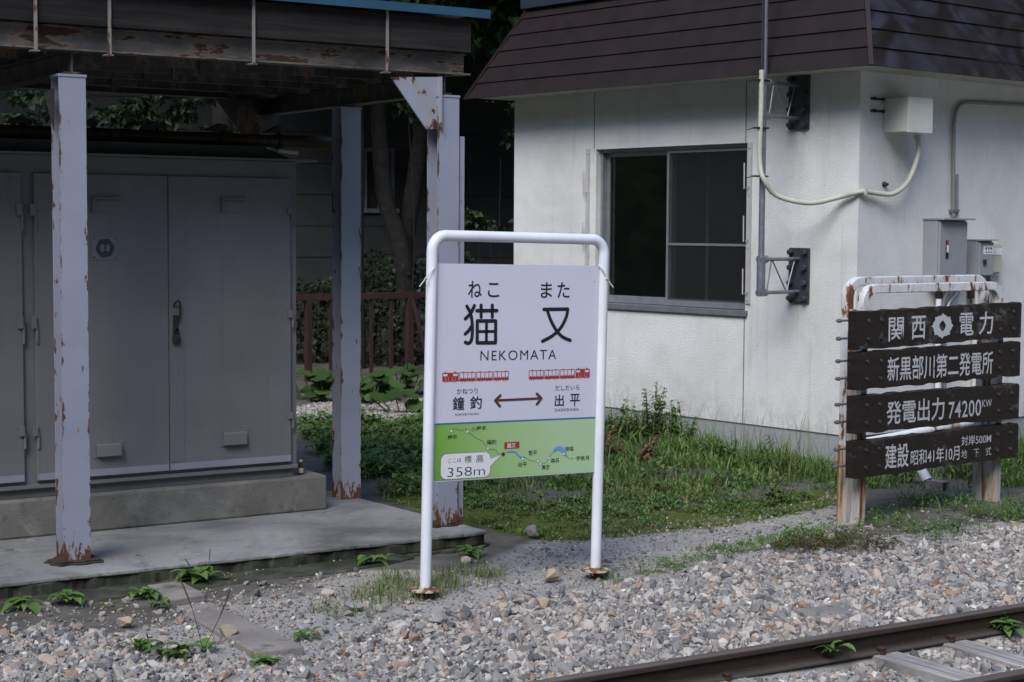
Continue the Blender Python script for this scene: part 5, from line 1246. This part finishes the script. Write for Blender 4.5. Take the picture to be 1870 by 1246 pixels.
X, Y = sample(P_SIGNR, 2400, .5, 16); blades('sign_grass', X, Y, np.random.default_rng(4).uniform(.04, .16, len(X)), M['grass'], .005, .7, 6)
bldg = poly_px([(1280, 820), (1440, 850), (1550, 872), (1700, 850), (1900, 815), (1900, 850), (1600, 890), (1400, 880)])
X, Y = sample(bldg, 1500, .5, 17); blades('tall_thin_grass', X, Y, np.random.default_rng(5).uniform(.12, .42, len(X)), M['grass'], .0042, .6, 7)

# single plants
def rosette(px, py, rad, nl, label, mat='bright', stalks=0, h=.35, seed=0, z=None, sh=.22, group='small weeds in the gravel', name='weed_plant', W=.52):
    p = ground(px, py, 0 if z is None else z); zz = float(ground_z(p.x, p.y)) + .015 if z is None else z; r = random.Random(seed + int(px)); t = empty(name, (p.x, p.y, zz), label, 'weed', group); mb = MB()
    for k in range(int(nl * 1.7)):
        a = k * 2.4 + r.uniform(-.6, .6); d = Vector((math.cos(a), math.sin(a), r.uniform(-.05, .75))); L_ = rad * r.choice((.45, .7, .95, 1.2)) * r.uniform(.75, 1.2); o = Vector((r.gauss(0, .35) * rad, r.gauss(0, .3) * rad, r.uniform(0, .25) * rad))
        mb.round_leaf(o, d, L_, L_ * W * r.uniform(.75, 1.25), r.uniform(.1, .8))
    mb.build('leaves', M[mat], t, smooth=True)
    for k in range(stalks):
        a = r.uniform(0, 6.28); b_ = Vector((r.uniform(-.5, .5), r.uniform(-.2, .2), 0)) * rad; e_ = b_ + Vector((r.uniform(-.45, .45) * sh, r.uniform(-.1, .1), sh * r.uniform(.75, 1.1)))
        mb = MB(); mb.tube(catmull([b_, b_.lerp(e_, .5) + Vector((.01, 0, .01)), e_], 4), [.0018] * 5 + [.0032] * 4, 6); mb.build('flower_stalk', M['stalk'], t, smooth=True)
    return t
rosette(360, 1062, .10, 18, 'leafy plantain growing against the platform edge above the kerb slabs', 'bright', 2, seed=1, sh=.13)
rosette(375, 1172, .065, 10, 'plantain with two tall seed stalks beside the reddish rock', 'bright', 2, seed=2, sh=.36)
rosette(250, 1178, .07, 12, 'low plantain in the gravel with a thin stem, left of the pale stone', 'bright', 1, seed=3, sh=.10)
rosette(318, 1188, .08, 14, 'low broad weed in front of the pale white stone', 'bright', 0, seed=4)
rosette(482, 1195, .05, 20, 'compact yellow green weed near the kerb slab end', 'bright', 0, seed=5)
rosette(122, 1106, .07, 22, 'feathery weed under the platform edge below the left shelter post', 'bright', 0, seed=6)
rosette(38, 1115, .08, 12, 'broad leaved weed at the far left foot of the platform', 'bright', 1, seed=7, sh=.08)
rosette(262, 1090, .06, 16, 'small weed touching the short kerb slab', 'bright', 0, seed=8)
rosette(290, 1105, .05, 10, 'thin weed beside the joint of the two kerb slabs', 'bright', 0, seed=9)
rosette(555, 1148, .05, 14, 'small weed at the far tip of the long kerb slab', 'bright', 0, seed=10)
rosette(680, 1030, .07, 16, 'dark weed at the platform corner left of the station sign', 'bright', 0, seed=12)
rosette(860, 1010, .07, 18, 'green weed in the grit between the slab corner and the station sign', 'bright', 0, seed=13)
rosette(1092, 1035, .06, 5, 'long dark leaf clump leaning on the right sign post foot', 'bright', 0, seed=14)
rosette(1828, 1150, .09, 26, 'fuzzy weed tuft between the rails near the right edge', 'bright', 1, z=-.10, seed=15, sh=.10)
rosette(1385, 1212, .06, 7, 'three leaved weed leaning on the inner side of the rail', 'bright', 1, z=-.10, seed=16, sh=.10)
rosette(1515, 1190, .06, 12, 'upright leafy weed in front of the rail web', 'bright', 0, z=-.06, seed=17, W=.5)
rosette(850, 700, .01, 2, 'x') if False else None
def tall_weed(px, py, hpx, label, seed, mat='weed', L_=.10, stems=5, group='tall weeds by the building wall', Y_=None, z0_=0.0, W=.28):
    p = ground(px, py, 0.0); h = hpx / FPX * p.y; t = empty('tall_weed', (p.x, p.y, z0_), label, 'weed', group); r = random.Random(seed); mb = MB(); lf = MB()
    for s in range(stems):
        hh = h * (1 if s == 0 else r.uniform(.45, .9)); b_ = Vector((r.uniform(-.12, .12), r.uniform(-.08, .08), 0)) * (0 if s == 0 else 1); e_ = b_ + Vector((r.uniform(-.12, .12), r.uniform(-.08, .08), hh))
        c = catmull([b_ - Vector((0, 0, .05)), b_.lerp(e_, .5) + Vector((r.uniform(-.03, .03), 0, 0)), e_], 5); mb.tube(c, [.005 - .0003 * j for j in range(len(c))], 6)
        nl = int(12 + hh * 48)
        for k in range(nl):
            u = .12 + .88 * k / nl; q_ = b_.lerp(e_, u); a = k * 2.1 + s; d = Vector((math.cos(a), math.sin(a), r.uniform(-.1, .55))); l = L_ * (1.15 - .7 * u) * r.uniform(.7, 1.2); lf.leaf(q_, d, (0, 0, 1), l, l * W * r.uniform(.8, 1.2), 0, .45)
    mb.build('stem', M['stem'], t, smooth=True); lf.build('leaves', M[mat], t, smooth=True); return t
tall_weed(1205, 812, 118, 'tallest weed by the wall, leafy spike above the concrete base line', 31, L_=.15, stems=9)
tall_weed(1250, 815, 82, 'leafy weed right of the tallest spike, against the concrete base', 32, L_=.14, stems=7)
tall_weed(1165, 815, 82, 'narrow leaved weed left of the tallest spike by the wall', 33, L_=.13, stems=8)
tall_weed(1125, 815, 85, 'bushy weed by the wall showing just right of the station sign post', 34, L_=.14, stems=9)
tall_weed(1110, 842, 70, 'withered brown weed drooping beside the station sign post', 35, 'dry', .13, 4, W=.42)
tall_weed(1180, 848, 58, 'dry brown leaves hanging among the green weeds', 36, 'dry', .12, 3, W=.42)
tall_weed(1290, 838, 45, 'low dark leaved weed at the foot of the concrete base', 37, L_=.09, stems=7, W=.5)
tall_weed(1330, 845, 45, 'round leaved weed under the vertical wall joint', 38, L_=.09, stems=6, W=.5)
tall_weed(1420, 868, 75, 'weed with one dark drooping leaf near the building corner', 39, L_=.11, stems=4, W=.32)
tall_weed(1385, 860, 40, 'low weed between the wall joint and the building corner', 40, L_=.08, stems=5, W=.4)
tall_weed(1655, 880, 48, 'weed seen below the lowest plank, near the left sign post', 41, L_=.09, stems=6, W=.4)
tall_weed(1765, 872, 55, 'weed seen below the lowest plank, near the right sign post', 42, L_=.09, stems=6, W=.4)
tall_weed(1850, 862, 70, 'tangled weed right of the plank sign by the picture edge', 43, L_=.08, stems=6, W=.35)
def butterbur(px, py, Y_, n, label, seed, rmax=.095):
    p = depth(px, py, Y_); p = Vector((p.x, p.y, 0)); t = empty('butterbur', (p.x, p.y, 0), label, 'plant', 'broad leaved plants behind the shelter'); r = random.Random(seed); lf = MB(); st = MB()
    for k in range(n):
        a = r.uniform(0, 6.28); rr_ = r.uniform(.05, .38); h = r.uniform(.06, .30); c = Vector((rr_ * math.cos(a), rr_ * math.sin(a) * .7, h)); st.tube([(c.x * .3, c.y * .3, -.02), tuple(c)], .006, 6)
        R_ = rmax * r.uniform(.6, 1.1); tilt_ = Vector((r.uniform(-.4, .4), -.45 + r.uniform(-.25, .25), 1)).normalized(); ax = tilt_.orthogonal().normalized(); ay = tilt_.cross(ax); m_ = 14; vs = [c]
        for j in range(m_):
            an = 2 * math.pi * j / m_; q_ = R_ * (1 + .07 * math.sin(3 * an + k)) * (.55 if j == 0 else 1); vs.append(c + (ax * math.cos(an) + ay * math.sin(an)) * q_ + tilt_ * R_ * (.12 if j % 2 else .02))
        lf.add(vs, [(0, 1 + j, 1 + (j + 1) % m_) for j in range(m_)])
    lf.build('leaves', M['butterbur'], t, smooth=True); st.build('stem', M['stem'], t); return t
butterbur(560, 745, 17.4, 16, 'bright round leaved plant just right of the cabinet edge', 51)
butterbur(598, 748, 17.2, 9, 'smaller round leaved plant half hidden by the rear shelter post', 55, .10)
butterbur(675, 740, 17.3, 20, 'widest bright round leaved plant right of the rear shelter post', 52)
butterbur(742, 735, 18.0, 14, 'tall bright round leaved plant in front of the thick railing post', 53)
butterbur(735, 770, 16.2, 7, 'low round leaved plant on the pale gravel beside the station sign', 54, .10)
for mesh_left in [o for o in (_to,)]:
    bpy.data.objects.remove(mesh_left)
